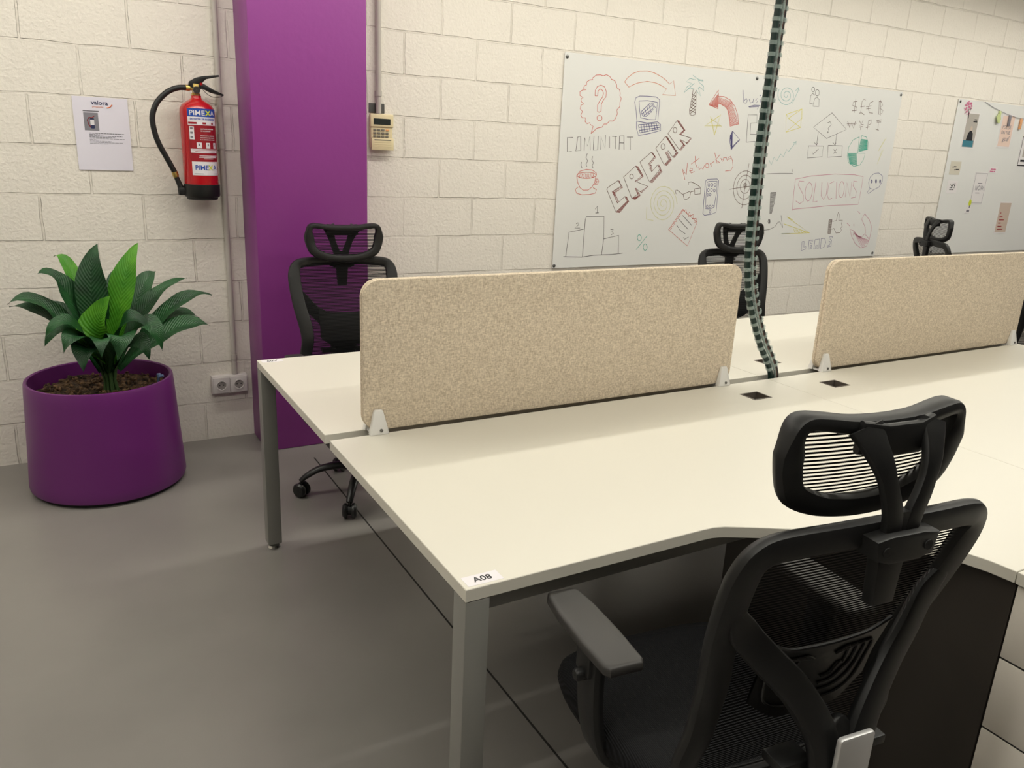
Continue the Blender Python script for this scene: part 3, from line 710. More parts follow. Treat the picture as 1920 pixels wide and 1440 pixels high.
mb = MB(); mb.tube([p + Vector((0, -.010, 0)) for p in pth], .004, 8); obj('centre_cord', mb, 'clear_plastic', t)
def vertebra():
    mb = MB(); H_ = .006
    def hoop(cx, r, ry):
        a = [Vector((cx + r * math.cos(2 * PI * k / 20), ry * math.sin(2 * PI * k / 20), 0)) for k in range(20)]
        mb.sweep(a, .013, .0018, closed=True, depth=(0, 0, 1), rnd=.3) if False else None
        o_ = [[p * 1.0 + Vector((0, 0, -H_)) for p in a], [p * 1.0 + Vector((0, 0, H_)) for p in a]]
        c0 = Vector((cx, 0, 0)); inn = [[c0 + (p - c0) * .86 + Vector((0, 0, z)) for p in a] for z in (H_, -H_)]
        rs = [o_[0], o_[1], inn[0], inn[1]]; vr = [[mb.bm.verts.new(p) for p in r_] for r_ in rs]
        for i in range(4):
            A, B = vr[i], vr[(i + 1) % 4]
            for k in range(20): mb.bm.faces.new((A[k], A[(k + 1) % 20], B[(k + 1) % 20], B[k]))
    hoop(-.0135, .0128, .0135); hoop(.0135, .0128, .0135)
    mb.box(-.003, .003, -.014, .014, -.012, .012, .001)
    mb.box(.0245, .0305, -.004, .004, -.005, .005, .001)
    return mb
v0 = obj('vertebra', vertebra(), 'clear_plastic', t)
acc = 0.0; step = .0335; first = True
for i in range(1, len(pth)):
    seg = pth[i] - pth[i - 1]; L_ = seg.length; T = seg.normalized()
    while acc <= L_:
        p = pth[i - 1] + T * acc
        if p.z > TOP + .012 and p.z < CEIL - .02:
            o = v0 if first else v0.copy()
            if not first: COL.objects.link(o); o.parent = t
            first = False
            o.location = p; o.rotation_euler = (0, math.atan2(T.x, T.z), 0)
        acc += step
    acc -= L_

# ---------------------------------------------------------------- office chair (local frame: sitter faces +y)
def yb(x, z):
    return interp(z, [.44, .50, .55, .60, .66, .72, .78, .85, .97, 1.02], [-.18, -.212, -.228, -.234, -.233, -.245, -.264, -.288, -.325, -.338]) + .35 * x * x
def on_back(pts, d=0.0): return [(x, yb(x, z) + d, z) for x, z in pts]
def sym(half):  # half outline from the top centre down the right side, mirrored
    return half + [(-x, z) for x, z in reversed(half) if abs(x) > 1e-6]
FRAME = sym([(0, .992), (.09, .990), (.172, .985), (.202, .972), (.213, .942), (.212, .89), (.203, .82), (.190, .76), (.180, .71), (.178, .66), (.187, .61), (.198, .565), (.194, .520), (.16, .490), (.09, .476), (0, .473)])
def half_width(z, inset=0.0):
    xs = [(.992, .0), (.986, .15), (.970, .196), (.938, .212), (.89, .212), (.82, .203), (.76, .190), (.71, .180), (.66, .178), (.61, .187), (.565, .198), (.52, .194), (.49, .16), (.476, .09)]
    zz = [a for a, b_ in xs][::-1]; ww = [b_ for a, b_ in xs][::-1]
    return interp(z, zz, ww) - inset
def headrest_y(x, z): return -.292 + .55 * x * x - .10 * (z - 1.08) + 1.5 * (z - 1.08) ** 2
HR = sym([(0, 1.134), (.06, 1.136), (.108, 1.143), (.136, 1.144), (.148, 1.130), (.150, 1.100), (.144, 1.066), (.128, 1.036), (.085, 1.016), (.04, 1.008), (0, 1.006)])
def make_chair(label, group):
    t = thing('office_chair', label, 'chair', (0, 0, 0), 0, group)
    # backrest frame
    pts = cr_spline(on_back(FRAME), 4, True)
    wd_ = []
    for p in pts: wd_.append(interp(p.z, [.47, .50, .56, .72, .93, .97, 1.0], [.030, .036, .046, .056, .052, .044, .038]))
    mb = MB(); mb.sweep(pts, wd_, .024, True, rnd=.4); obj('back_frame', mb, 'black_plastic', t)
    # mesh: horizontal threads stretched inside the frame
    mb = MB(); z = .492
    while z < .982:
        hw = half_width(z, .012); n_ = 10
        row = [[], []]
        for i in range(n_ + 1):
            x = -hw + 2 * hw * i / n_
            for k, dz in enumerate((0, .0036)): row[k].append(mb.bm.verts.new((x, yb(x, z + dz) + .008 + .012 * (1 - (x / hw) ** 2), z + dz)))
        for i in range(n_): mb.bm.faces.new((row[0][i], row[0][i + 1], row[1][i + 1], row[1][i]))
        z += .0058
    obj('back_mesh', mb, 'mesh_black', t, 0)
    # Y-shaped brace: two arms and a spine
    mb = MB()
    for s in (-1, 1):
        arm = cr_spline([(s * .202, yb(.202, .86) - .006, .868), (s * .176, yb(.176, .82) - .012, .826), (s * .138, -.290, .782), (s * .093, -.303, .734), (s * .054, -.316, .676), (s * .034, -.324, .628), (s * .026, -.328, .58), (s * .025, -.326, .53)], 5)
        mb.sweep(arm, [interp(i / (len(arm) - 1), [0, .12, .4, .7, 1], [.026, .048, .052, .056, .070]) for i in range(len(arm))], [interp(i / (len(arm) - 1), [0, .3, 1], [.012, .020, .030]) for i in range(len(arm))], depth=(0, 1, 0), rnd=.45)
    sp_ = cr_spline([(0, -.312, .668), (0, -.314, .652), (0, -.317, .625), (0, -.320, .58), (0, -.318, .51), (0, -.305, .455)], 5)
    mb.sweep(sp_, [interp(i / (len(sp_) - 1), [0, .2, .4, .6, 1], [.012, .046, .092, .106, .108]) for i in range(len(sp_))], [interp(i / (len(sp_) - 1), [0, .4, 1], [.012, .030, .036]) for i in range(len(sp_))], depth=(0, 1, 0), rnd=.45)
    sp_ = cr_spline([(0, -.315, .462), (0, -.27, .432), (0, -.20, .418), (0, -.12, .415)], 5)
    mb.sweep(sp_, .106, .034, depth=(0, .25, 1), rnd=.4)
    obj('spine_brace', mb, 'black_plastic', t)
    mb = MB(); mb.prism(rrect(-.034, .034, .50, .662, .006, 3), -.354, -.344, .003, 2, 'y')
    pl_ = obj('spine_plate', mb, 'silver_plate', t); pl_['label'] = 'silver grey plate on the spine'
    # lumbar support with raised concentric ribs
    mb = MB()
    topz = lambda x: .768 + .9 * x * x * (1 if abs(x) < .1 else 1) + (.012 if abs(x) > .1 else 0)
    N = 16; grid = []
    for i in range(N + 1):
        x = -.118 + .236 * i / N; col = []
        z1 = topz(x); z0 = .628 + 1.6 * max(0, abs(x) - .06) ** 1.3
        for j in range(9):
            z = z0 + (z1 - z0) * j / 8; col.append((x, yb(x, z) - .010, z))
        grid.append(col)
    for sgn in (0, 1):
        vs = [[mb.bm.verts.new((p[0], p[1] - .004 * sgn, p[2])) for p in col] for col in grid]
        for i in range(N):
            for j in range(8): mb.bm.faces.new((vs[i][j], vs[i + 1][j], vs[i + 1][j + 1], vs[i][j + 1]))
    lum = obj('lumbar_support', mb, 'black_satin', t, 60)
    mb = MB()
    for s in (-1, 1):
        for k in range(4):
            X_ = .048 + .017 * k; zb = .694 - .016 * k
            path = [(s * .022, .742), (s * X_ * .8, .752), (s * X_, .748), (s * (X_ + .003), .715), (s * (X_ - .008), zb + .022), (s * X_ * .6, zb + .003), (s * .012, zb)]
            mb.tube([(x, yb(x, z) - .0155, z) for x, z, in [(p.x, p.y) for p in cr_spline([(q[0], q[1], 0) for q in path], 5)]], .0022, 6)
    mb.tube(cr_spline([(x, yb(x, topz(x)) - .013, topz(x)) for x in (-.118, -.08, -.04, 0, .04, .08, .118)], 4), .0035, 8)
    obj('support_ribs', mb, 'black_satin', lum)
    # tilt stops at the lower back
    for s in (-1, 1):
        mb = MB(); mb.box(min(s * .045, s * .105), max(s * .045, s * .105), -.320, -.275, .590, .607, .003); obj('back_lug', mb, 'black_plastic', t)
    # headrest
    pts = cr_spline([(x, headrest_y(x, z), z) for x, z in HR], 5, True)
    ww = [interp(p.z, [1.0, 1.04, 1.10, 1.125, 1.15], [.032, .038, .042, .026, .020]) for p in pts]
    dd = [interp(p.z, [1.0, 1.08, 1.13, 1.16], [.030, .026, .036, .044]) for p in pts]
    mb = MB(); mb.sweep(pts, ww, dd, True, rnd=.4); obj('headrest_frame', mb, 'black_plastic', t)
    mb = MB(); z = 1.018
    while z < 1.134:
        hw = interp(z, [1.01, 1.03, 1.07, 1.11, 1.135], [.075, .112, .132, .138, .138]); row = [[], []]
        for i in range(11):
            x = -hw + 2 * hw * i / 10
            for k, dz in enumerate((0, .0032)): row[k].append(mb.bm.verts.new((x, headrest_y(x, z + dz) + .010, z + dz)))
        for i in range(10): mb.bm.faces.new((row[0][i], row[0][i + 1], row[1][i + 1], row[1][i]))
        z += .0062
    obj('headrest_mesh', mb, 'mesh_black', t, 0)
    # yoke that carries the headrest: wide at the top bar, open in the middle, joined at the foot
    mb = MB()
    for s in (-1, 1):
        a = cr_spline([(s * .060, -.316, 1.140), (s * .053, -.330, 1.118), (s * .043, -.343, 1.09), (s * .031, -.349, 1.055), (s * .019, -.350, 1.02), (s * .0155, -.348, .985)], 5)
        mb.sweep(a, [interp(i / (len(a) - 1), [0, .2, .5, 1], [.054, .040, .027, .033]) for i in range(len(a))], .014, depth=(0, 1, 0), rnd=.35)
    mb.sweep([(-.066, -.314, 1.126), (-.03, -.324, 1.122), (.03, -.324, 1.122), (.066, -.314, 1.126)], .046, .014, rnd=.35)
    mb.sweep([(0, -.349, 1.028), (0, -.348, .97)], .052, .014, rnd=.35)
    obj('headrest_yoke', mb, 'black_plastic', t)
    mb = MB(); mb.prism([(-.058, .996), (-.052, .966), (-.028, .958), (.028, .958), (.052, .966), (.058, .996), (.03, 1.000), (-.03, 1.000)], -.368, -.322, .004, 2, 'y')
    mb.prism([(-.026, .960), (.026, .960), (.020, .880), (-.020, .880)], -.348, -.326, .004, 2, 'y'); bl = obj('headrest_mount', mb, 'black_plastic', t)
    for s in (-1, 1):
        mb = MB(); mb.lathe([(.001, 0), (.0075, 0), (.0075, .002), (.001, .002)], 14, (s * .038, -.3675, .979), Matrix.Rotation(PI / 2, 4, 'X')); obj('screw_hole', mb, 'rubber', bl)
    # seat
    mb = MB(); rings = []
    def seat_ring(sc, z, drop):
        r_ = []
        for k in range(48):
            a = 2 * PI * k / 48; c, s = math.cos(a), math.sin(a)
            x = .245 * math.copysign(abs(c) ** .62, c) * sc; y = .245 * math.copysign(abs(s) ** .62, s) * sc
            x *= 1 - .10 * max(0, -y / .245)
            fz = z - drop * max(0, (y - .10) / .145) ** 2 + (.012 * (x / .245) ** 2 if drop else 0)
            r_.append((x, y + .015, fz))
        return r_
    for sc, z, dr_ in ((.01, .468, .0), (.35, .469, .004), (.62, .472, .012), (.82, .474, .020), (.93, .470, .026), (.985, .458, .028), (1.0, .440, .026), (.98, .424, .02), (.92, .414, .014), (.01, .412, 0)):
        rings.append(seat_ring(sc, z, dr_))
    mb.rings(rings, cap=True); obj('seat', mb, 'seat_fabric', t, 60)
    mb = MB(); mb.prism([(x, y + .01) for x, y in [(-.19, -.19), (.19, -.19), (.20, .15), (.12, .20), (-.12, .20), (-.20, .15)]], .396, .416, .006); obj('seat_pan', mb, 'black_plastic', t)
    mb = MB(); mb.box(-.075, .075, -.16, .10, .345, .398, .012, 3); obj('tilt_mechanism', mb, 'black_plastic', t)
    mb = MB(); mb.tube([(.05, .03, .372), (.17, .03, .374), (.185, .03, .366), (.218, .03, .362)], [.006, .006, .009, .009], 8); obj('height_lever', mb, 'black_plastic', t)
    # armrests
    for s in (-1, 1):
        ar = bpy.data.objects.new('armrest', None)
        mb = MB()
        post = cr_spline([(s * .15, -.01, .404), (s * .195, -.01, .402), (s * .228, -.012, .425), (s * .250, -.014, .48), (s * .260, -.014, .56), (s * .260, -.012, .645)], 5)
        mb.sweep(post, [.066] * len(post), [.026] * len(post), depth=(1, 0, .15), rnd=.4)
        arm = obj('armrest', mb, 'black_plastic', t)
        mb = MB(); mb.box(s * .264 - .016, s * .264 + .016, -.036, .012, .60, .668, .004); obj('arm_slider', mb, 'black_plastic', arm)
        pad = [(-.030, -.118), (.030, -.118), (.038, -.105), (.041, -.03), (.040, .06), (.034, .112), (.026, .126), (-.026, .126), (-.034, .112), (-.040, .06), (-.041, -.03), (-.038, -.105)]
        mb = MB(); mb.prism([(s * .258 + x, y) for x, y in pad], .662, .683, .008, 3); obj('arm_pad', mb, 'grey_pu', arm)
        mb = MB(); mb.lathe([(.001, 0), (.012, 0), (.012, .016), (.009, .02), (.001, .02)], 14, (s * .274, -.014, .60), Matrix.Rotation(s * PI / 2, 4, 'Y')); obj('arm_knob', mb, 'black_plastic', arm)
        bpy.data.objects.remove(ar)
    # gas lift, five-legged base, castors
    mb = MB(); mb.lathe([(.001, .10), (.029, .10), (.029, .24), (.026, .245), (.0145, .245), (.0145, .36), (.001, .36)], 24); obj('gas_lift', mb, 'black_satin', t)
    mb = MB(); mb.lathe([(.001, .082), (.040, .082), (.046, .09), (.046, .135), (.040, .145), (.001, .145)], 28); hub = obj('base_hub', mb, 'black_plastic', t)
    for k in range(5):
        a = math.radians(172 + 180 + 72 * k); d_ = Vector((math.cos(a), math.sin(a), 0))
        path = cr_spline([d_ * .03 + Vector((0, 0, .122)), d_ * .10 + Vector((0, 0, .132)), d_ * .18 + Vector((0, 0, .120)), d_ * .235 + Vector((0, 0, .092)), d_ * .262 + Vector((0, 0, .070))], 5)
        mb = MB(); mb.tube(path, [interp(i / (len(path) - 1), [0, .3, 1], [.027, .021, .013]) for i in range(len(path))], 12, flat=.75); obj('base_leg', mb, 'black_satin', t)
        c_ = d_ * .258; rot = Matrix.Rotation(a + .9 + k * .8, 4, 'Z') @ Matrix.Rotation(PI / 2, 4, 'Y')
        mb = MB(); mb.tube([c_ + Vector((0, 0, .045)), c_ + Vector((0, 0, .078))], .0065, 8)
        mb.lathe([(.001, -.007), (.020, -.007), (.020, .007), (.001, .007)], 18, tuple(c_ + Vector((0, 0, .034))), rot); cs = obj('caster', mb, 'black_plastic', t)
        for s in (-1, 1):
            mb = MB(); mb.lathe([(.001, s * .008), (.028, s * .008), (.0315, s * .013), (.0315, s * .020), (.024, s * .028), (.001, s * .030)], 24, tuple(c_ + Vector((0, 0, .0318))), rot); obj('wheel', mb, 'black_satin', cs)
    return t
GRP = 'black mesh office chairs around the bench'
ch = make_chair('black mesh office chair with its back to the viewer, pushed in at the A08 desk', GRP)
ch.location = (.432, -.173, 0); ch.rotation_euler = (0, 0, math.radians(-6.6))
def place(loc, deg, label, drop, arm=0.0):
    r = dup(ch, loc, math.radians(deg), label)
    for c_ in r.children:     # the gas lift is set lower on these
        if not c_.name.startswith(('base_', 'caster', 'gas_lift')): c_.location.z = -drop - (arm if c_.name.startswith('armrest') else 0)
place((.488, 1.955, 0), 175, 'black mesh office chair facing the viewer in front of the purple column', .03, .045)
place((2.72, 1.875, 0), 174, 'black mesh office chair in front of the long whiteboard, half behind the cable bundle', .03, .07)
place((5.00, 2.14, 0), -118, 'black mesh office chair seen side-on in front of the gap between the two whiteboards', .02)
place((4.16, 1.30, 0), -25, 'black mesh office chair barely showing at the right edge beyond the far divider', .03)

# marker strokes on the long whiteboard: (ink, x, z, x, z ...) in millimetres
DOODLES = {
 'question_bubble': [
  ('r',[2179,1563,2191,1604,2169,1613,2166,1623,2148,1616,2132,1627,2133,1647,2110,1646,2100,1660,2109,1680,2093,1693,2096,1713,2116,1720,2095,1733,2096,1749,2108,1753,2085,1764,2083,1783,2100,1794,2125,1796,2104,1804,2113,1818,2125,1823,2126,1839,2143,1850,2165,1854,2164,1863,2186,1879,2216,1883,2235,1879,2257,1887,2282,1879,2293,1866,2318,1860,2333,1841,2337,1823,2357,1814,2364,1795,2363,1781,2375,1767,2367,1746,2369,1722,2350,1703,2355,1680,2344,1655,2330,1640,2303,1639,2284,1621,2265,1620,2254,1603,2218,1595,2179,1563]),
  ('r',[2189,1769,2188,1798,2199,1819,2224,1829,2251,1821,2265,1796,2264,1768,2245,1746,2237,1726,2238,1690,2225,1683,2213,1686,2210,1720,2224,1745,2241,1766,2246,1787,2237,1802,2218,1808,2207,1796,2206,1770,2189,1769]),
  ('r',[2249,1652,2248,1646,2245,1642,2239,1638,2232,1637,2225,1637,2219,1640,2215,1645,2213,1650,2213,1655,2217,1660,2223,1664,2229,1665,2237,1664,2243,1662,2247,1657,2249,1652]),
 ],
 'community_word': [
  ('k',[2058,1537,2018,1535,2024,1458,2054,1460]),
  ('k',[2088,1540,2109,1543,2116,1468,2082,1463,2088,1540]),
  ('k',[2140,1468,2137,1539,2159,1493,2173,1548,2182,1471]),
  ('k',[2201,1550,2203,1472,2234,1476,2232,1553]),
  ('k',[2255,1478,2251,1550,2287,1483,2282,1560]),
  ('k',[2311,1553,2317,1488]),
  ('k',[2330,1555,2365,1556]),
  ('k',[2353,1556,2361,1486]),
  ('k',[2389,1483,2384,1560,2416,1563,2425,1484]),
  ('k',[2387,1521,2421,1522]),
  ('k',[2439,1556,2485,1558]),
  ('k',[2463,1557,2472,1484]),
 ],
 'curved_arrow': [
  ('o',[2389,1859,2408,1883,2446,1910,2493,1926,2547,1931,2603,1924,2656,1908,2692,1892,2723,1872,2752,1893,2778,1811,2677,1809,2704,1843,2656,1861,2610,1872,2554,1874,2494,1863,2453,1848,2422,1833,2389,1859]),
 ],
 'computer': [
  ('b',[2503,1649,2491,1705,2474,1753,2480,1778,2508,1790,2563,1793,2631,1793,2658,1780,2661,1740,2659,1707,2660,1654,2582,1643,2503,1649]),
  ('b',[2506,1762,2567,1768,2643,1764,2645,1714,2641,1665,2590,1663,2528,1670,2515,1715,2506,1762]),
  ('b',[2500,1647,2505,1606,2523,1569,2611,1585,2689,1606,2684,1640,2663,1652]),
  ('v',[2516,1629,2666,1648,2685,1615,2533,1584,2516,1629]),
  ('v',[2521,1615,2673,1635]),
  ('v',[2528,1598,2680,1623]),
  ('v',[2535,1632,2549,1587]),
  ('v',[2555,1635,2568,1591]),
  ('v',[2574,1636,2588,1594]),
  ('v',[2593,1639,2607,1598]),
  ('v',[2613,1641,2626,1602]),
  ('v',[2633,1643,2646,1606]),
  ('v',[2650,1646,2665,1610]),
  ('b',[2527,1703,2590,1757,2617,1721,2571,1680,2544,1679,2527,1703]),
  ('b',[2537,1712,2558,1680]),
  ('b',[2552,1723,2574,1683]),
  ('b',[2567,1737,2590,1692]),
  ('b',[2580,1748,2605,1703]),
  ('b',[2536,1693,2603,1741]),
  ('b',[2549,1681,2614,1727]),
  ('b',[2598,1759,2625,1728]),
  ('b',[2607,1760,2633,1732]),
 ],
 'coffee_cup': [
  ('r',[2099,1328,2108,1292,2128,1260,2152,1246,2187,1247,2215,1266,2232,1299,2237,1336]),
  ('r',[2237,1332,2232,1326,2218,1320,2196,1315,2170,1313,2144,1314,2121,1317,2106,1323,2101,1329,2105,1336,2119,1342,2141,1346,2167,1348,2193,1348,2215,1344,2231,1339,2237,1332]),
  ('r',[2102,1328,2120,1352,2165,1364,2206,1361,2237,1345,2239,1332]),
  ('r',[2234,1311,2251,1311,2259,1297,2248,1280,2225,1278]),
  ('r',[2235,1301,2246,1299,2245,1290,2230,1287]),
  ('r',[2116,1264,2097,1250,2105,1229,2143,1219,2201,1221,2241,1231,2247,1250,2221,1261]),
  ('r',[2113,1338,2123,1317,2133,1318,2125,1338,2136,1338,2144,1318,2154,1319,2148,1339,2160,1339,2164,1319,2174,1320,2172,1339,2184,1339,2184,1320,2195,1321,2196,1340,2207,1340,2205,1321,2215,1322,2219,1340]),
  ('k',[2127,1404,2124,1388,2133,1370]),
  ('k',[2163,1453,2156,1430,2169,1412,2160,1392,2167,1378]),
  ('k',[2202,1439,2198,1420,2211,1402,2204,1386,2211,1372]),
 ],
 'podium': [
  ('k',[2043,860,2175,854,2264,863,2398,864,2482,871]),
  ('k',[2060,861,2072,1003,2181,1021]),
  ('k',[2180,857,2182,1077,2189,1094,2317,1095,2327,960,2321,864]),
  ('k',[2327,960,2439,980,2447,871]),
  ('k',[2249,1137,2263,1156,2265,1115,2252,1115,2276,1116]),
  ('k',[2118,1051,2131,1058,2135,1044,2110,1026,2148,1027]),
  ('k',[2373,1016,2395,1015,2384,1003,2398,993,2380,983]),
 ],
 'percent_sign': [
  ('g',[2617,963,2616,956,2613,950,2609,946,2603,945,2596,947,2591,951,2586,957,2584,964,2585,970,2588,976,2592,980,2598,981,2605,980,2610,976,2614,970,2617,963]),
  ('g',[2670,904,2669,896,2667,889,2662,885,2656,884,2650,885,2645,890,2640,897,2638,904,2639,912,2641,919,2646,923,2652,925,2658,923,2663,918,2667,912,2670,904]),
  ('g',[2662,975,2584,890]),
 ],
 'create_word': [
  ('n',[2322,1253,2327,1263,2398,1305,2426,1274,2363,1240,2409,1173,2460,1212,2479,1183,2403,1120,2322,1253]),
  ('n',[2439,1327,2521,1393,2574,1337,2527,1305,2632,1275,2575,1243,2536,1262,2558,1228,2514,1203,2439,1327]),
  ('n',[2512,1332,2512,1327,2509,1322,2505,1319,2500,1318,2495,1319,2490,1322,2486,1326,2485,1331,2485,1336,2488,1341,2492,1344,2497,1345,2502,1344,2507,1341,2510,1337,2512,1332]),
  ('n',[2552,1417,2632,1477,2661,1452,2616,1405,2645,1399,2631,1382,2650,1363,2692,1405,2717,1384,2641,1302,2552,1417]),
  ('m',[2402,1305,2414,1300,2416,1295,2407,1299,2413,1294,2418,1289,2420,1284,2418,1288,2424,1283,2423,1278,2425,1273,2430,1277,2435,1272,2427,1267]),
  ('m',[2429,1272,2439,1265,2433,1261,2422,1268,2415,1265,2426,1257,2419,1253,2407,1261,2400,1258,2412,1248,2406,1244,2392,1254,2385,1250,2399,1240,2392,1236,2378,1247,2370,1243,2386,1232,2379,1228,2363,1240]),
  ('m',[2363,1240,2385,1231,2389,1226,2368,1233,2373,1226,2392,1221,2396,1216,2378,1219,2383,1211,2399,1211,2403,1206,2388,1204,2393,1197,2406,1201,2410,1195,2398,1190,2403,1183,2414,1190,2417,1185,2408,1176]),
  ('m',[2462,1212,2476,1210,2479,1206,2465,1208,2469,1203,2483,1201,2486,1197,2473,1198,2477,1193,2489,1192,2492,1188,2481,1188,2485,1184,2496,1184]),
  ('m',[2403,1120,2433,1118,2438,1122,2408,1125,2413,1129,2442,1127,2447,1132,2419,1134,2424,1138,2451,1137,2456,1141,2430,1143,2435,1147,2460,1146,2465,1151,2441,1152,2446,1156,2469,1155,2473,1160,2452,1161,2457,1165,2478,1165,2482,1169,2463,1170,2468,1174,2487,1174,2491,1179,2473,1179,2479,1183,2496,1184]),
  ('m',[2524,1393,2543,1389,2547,1383,2529,1387,2534,1382,2552,1378,2557,1373,2539,1376,2544,1371,2561,1367,2566,1362,2549,1365,2554,1359,2571,1357,2576,1351,2559,1354,2564,1348,2580,1346,2585,1340,2569,1343,2574,1337,2590,1335]),
  ('m',[2587,1335,2587,1335,2578,1329,2577,1330,2567,1325,2570,1323,2562,1317,2557,1320,2547,1315,2554,1312,2546,1306,2537,1310,2527,1305,2537,1300]),
  ('m',[2632,1275,2629,1273,2623,1268,2624,1271,2616,1266,2617,1263,2612,1258,2608,1261,2599,1257,2606,1253,2600,1248,2591,1252,2583,1247,2594,1243,2589,1238,2575,1243]),
  ('m',[2532,1261,2542,1262,2547,1256,2536,1256,2540,1251,2552,1251,2557,1245,2544,1245,2547,1240,2562,1240,2567,1234,2551,1234,2555,1229,2573,1229,2578,1223,2559,1223]),
  ('m',[2517,1203,2543,1196,2547,1199,2524,1206,2531,1208,2552,1202,2556,1205,2537,1211,2544,1213,2561,1207,2565,1210,2551,1216,2558,1218,2569,1213,2574,1216,2565,1221,2571,1223,2578,1218]),
  ('m',[2632,1477,2645,1473,2650,1469,2637,1473,2642,1469,2654,1465,2658,1461,2647,1465,2651,1460,2662,1458,2666,1454,2656,1456,2661,1452,2671,1450]),
  ('m',[2661,1450,2671,1448,2665,1442,2655,1444,2650,1438,2660,1436,2654,1430,2644,1433,2638,1427,2648,1424,2643,1418,2633,1422,2627,1416,2637,1412,2632,1407,2622,1411,2616,1405,2626,1401]),
  ('m',[2626,1403,2638,1403,2641,1399,2629,1397,2632,1390,2644,1394,2646,1389,2636,1384,2639,1378,2649,1384,2652,1380,2643,1371,2646,1365,2654,1375]),
  ('m',[2692,1405,2708,1403,2712,1397,2696,1398,2700,1392,2715,1391,2719,1384,2704,1385,2708,1378,2722,1378,2725,1372,2712,1372]),
  ('m',[2641,1302,2664,1298,2669,1303,2646,1307,2651,1312,2674,1308,2679,1313,2656,1316,2662,1321,2684,1318,2688,1323,2667,1326,2672,1331,2693,1327,2698,1332,2677,1336,2682,1340,2703,1337,2708,1342,2687,1345,2692,1350,2713,1347,2718,1352,2697,1355,2703,1360,2723,1357,2728,1362,2708,1364,2713,1369,2732,1367]),
  ('n',[2664,1502,2731,1572,2746,1571,2829,1485,2806,1453,2763,1491,2744,1477,2775,1439,2741,1407,2664,1502]),
  ('n',[2748,1590,2809,1669,2870,1618,2838,1590,2936,1573,2908,1541,2851,1560,2879,1531,2850,1501,2748,1590]),
  ('n',[2735,1514,2735,1508,2732,1502,2727,1498,2721,1497,2714,1498,2709,1501,2705,1506,2703,1513,2703,1519,2706,1524,2711,1528,2717,1530,2723,1529,2729,1525,2733,1520,2735,1514]),
  ('n',[2815,1614,2815,1607,2812,1602,2808,1598,2803,1597,2798,1598,2793,1601,2789,1606,2787,1612,2787,1619,2789,1624,2793,1628,2799,1629,2804,1628,2809,1625,2813,1620,2815,1614]),
  ('m',[2735,1570,2756,1560,2762,1555,2741,1564,2747,1558,2768,1550,2774,1545,2753,1552,2760,1546,2779,1539,2785,1534,2766,1540,2772,1535,2791,1529,2797,1523,2778,1529,2785,1523,2803,1518,2809,1513,2791,1517,2797,1511,2815,1508,2820,1502,2804,1504,2810,1498,2826,1497,2832,1492,2816,1492,2823,1486,2838,1486,2844,1481,2829,1480]),
  ('m',[2829,1480,2844,1479,2840,1474,2825,1476,2821,1473,2836,1469,2831,1465,2817,1469,2813,1465,2827,1460,2823,1456,2809,1461,2806,1457,2818,1451]),
  ('m',[2744,1479,2757,1486,2762,1481,2748,1474,2752,1469,2767,1475,2772,1469,2757,1464,2761,1459,2777,1463,2781,1457,2765,1454,2770,1449,2786,1451,2791,1445,2774,1444,2778,1439,2796,1439]),
  ('m',[2744,1407,2762,1403,2767,1407,2749,1411,2753,1415,2771,1411,2775,1415,2757,1419,2761,1423,2780,1419,2784,1423,2766,1427,2770,1431,2788,1427,2792,1431,2774,1435,2778,1439,2797,1435]),
  ('m',[2809,1669,2827,1667,2832,1663,2815,1664,2820,1659,2838,1658,2843,1653,2826,1654,2832,1649,2849,1648,2854,1643,2838,1644,2843,1639,2860,1638,2865,1633,2849,1634,2855,1630,2871,1628,2876,1623,2861,1625,2866,1620,2881,1618]),
  ('m',[2867,1615,2882,1616,2877,1612,2862,1611,2857,1607,2872,1607,2867,1602,2852,1603,2847,1599,2862,1598,2858,1593,2843,1594,2838,1590,2853,1589]),
  ('m',[2933,1573,2937,1568,2933,1563,2928,1567,2923,1562,2928,1558,2924,1552,2917,1556,2912,1551,2920,1547,2916,1542,2907,1546,2902,1540,2911,1536]),
  ('m',[2846,1556,2857,1558,2863,1553,2851,1551,2857,1547,2870,1548,2876,1543,2862,1543,2868,1539,2882,1537,2888,1532,2873,1535,2879,1531,2895,1527]),
  ('m',[2850,1501,2866,1497,2871,1502,2855,1505,2860,1510,2875,1506,2880,1511,2865,1515,2870,1519,2885,1515,2890,1520,2874,1524,2879,1528,2895,1525]),
 ],
 'palm_tree': [
  ('t',[2921,1857,2885,1863,2842,1833,2861,1866,2899,1888,2851,1895,2877,1916,2925,1911,2898,1936,2936,1918,2986,1909,2951,1900,2993,1880,2999,1855,2961,1873,2950,1868,2981,1819,2934,1854]),
  ('t',[2916,1891,2869,1854]),
  ('t',[2944,1906,2979,1915]),
  ('n',[2911,1855,2910,1814,2899,1736,2904,1711,2926,1704,2949,1713,2947,1765,2935,1854]),
  ('n',[2903,1736,2948,1722]),
  ('n',[2904,1754,2948,1739]),
  ('n',[2907,1771,2947,1756]),
  ('n',[2909,1788,2946,1774]),
  ('n',[2911,1806,2944,1795]),
  ('n',[2911,1827,2941,1816]),
  ('n',[2945,1739,2906,1715]),
  ('n',[2946,1761,2905,1728]),
  ('n',[2945,1782,2905,1745]),
  ('n',[2941,1803,2908,1763]),
  ('n',[2939,1825,2910,1784]),
  ('n',[2935,1846,2911,1810]),
 ],
 'bent_arrow': [
  ('r',[3052,1776,3118,1867,3124,1831,3170,1832,3230,1814,3275,1777,3306,1729,3325,1676,3250,1659,3238,1712,3215,1755,3186,1776,3146,1789,3129,1785,3134,1757,3052,1776]),
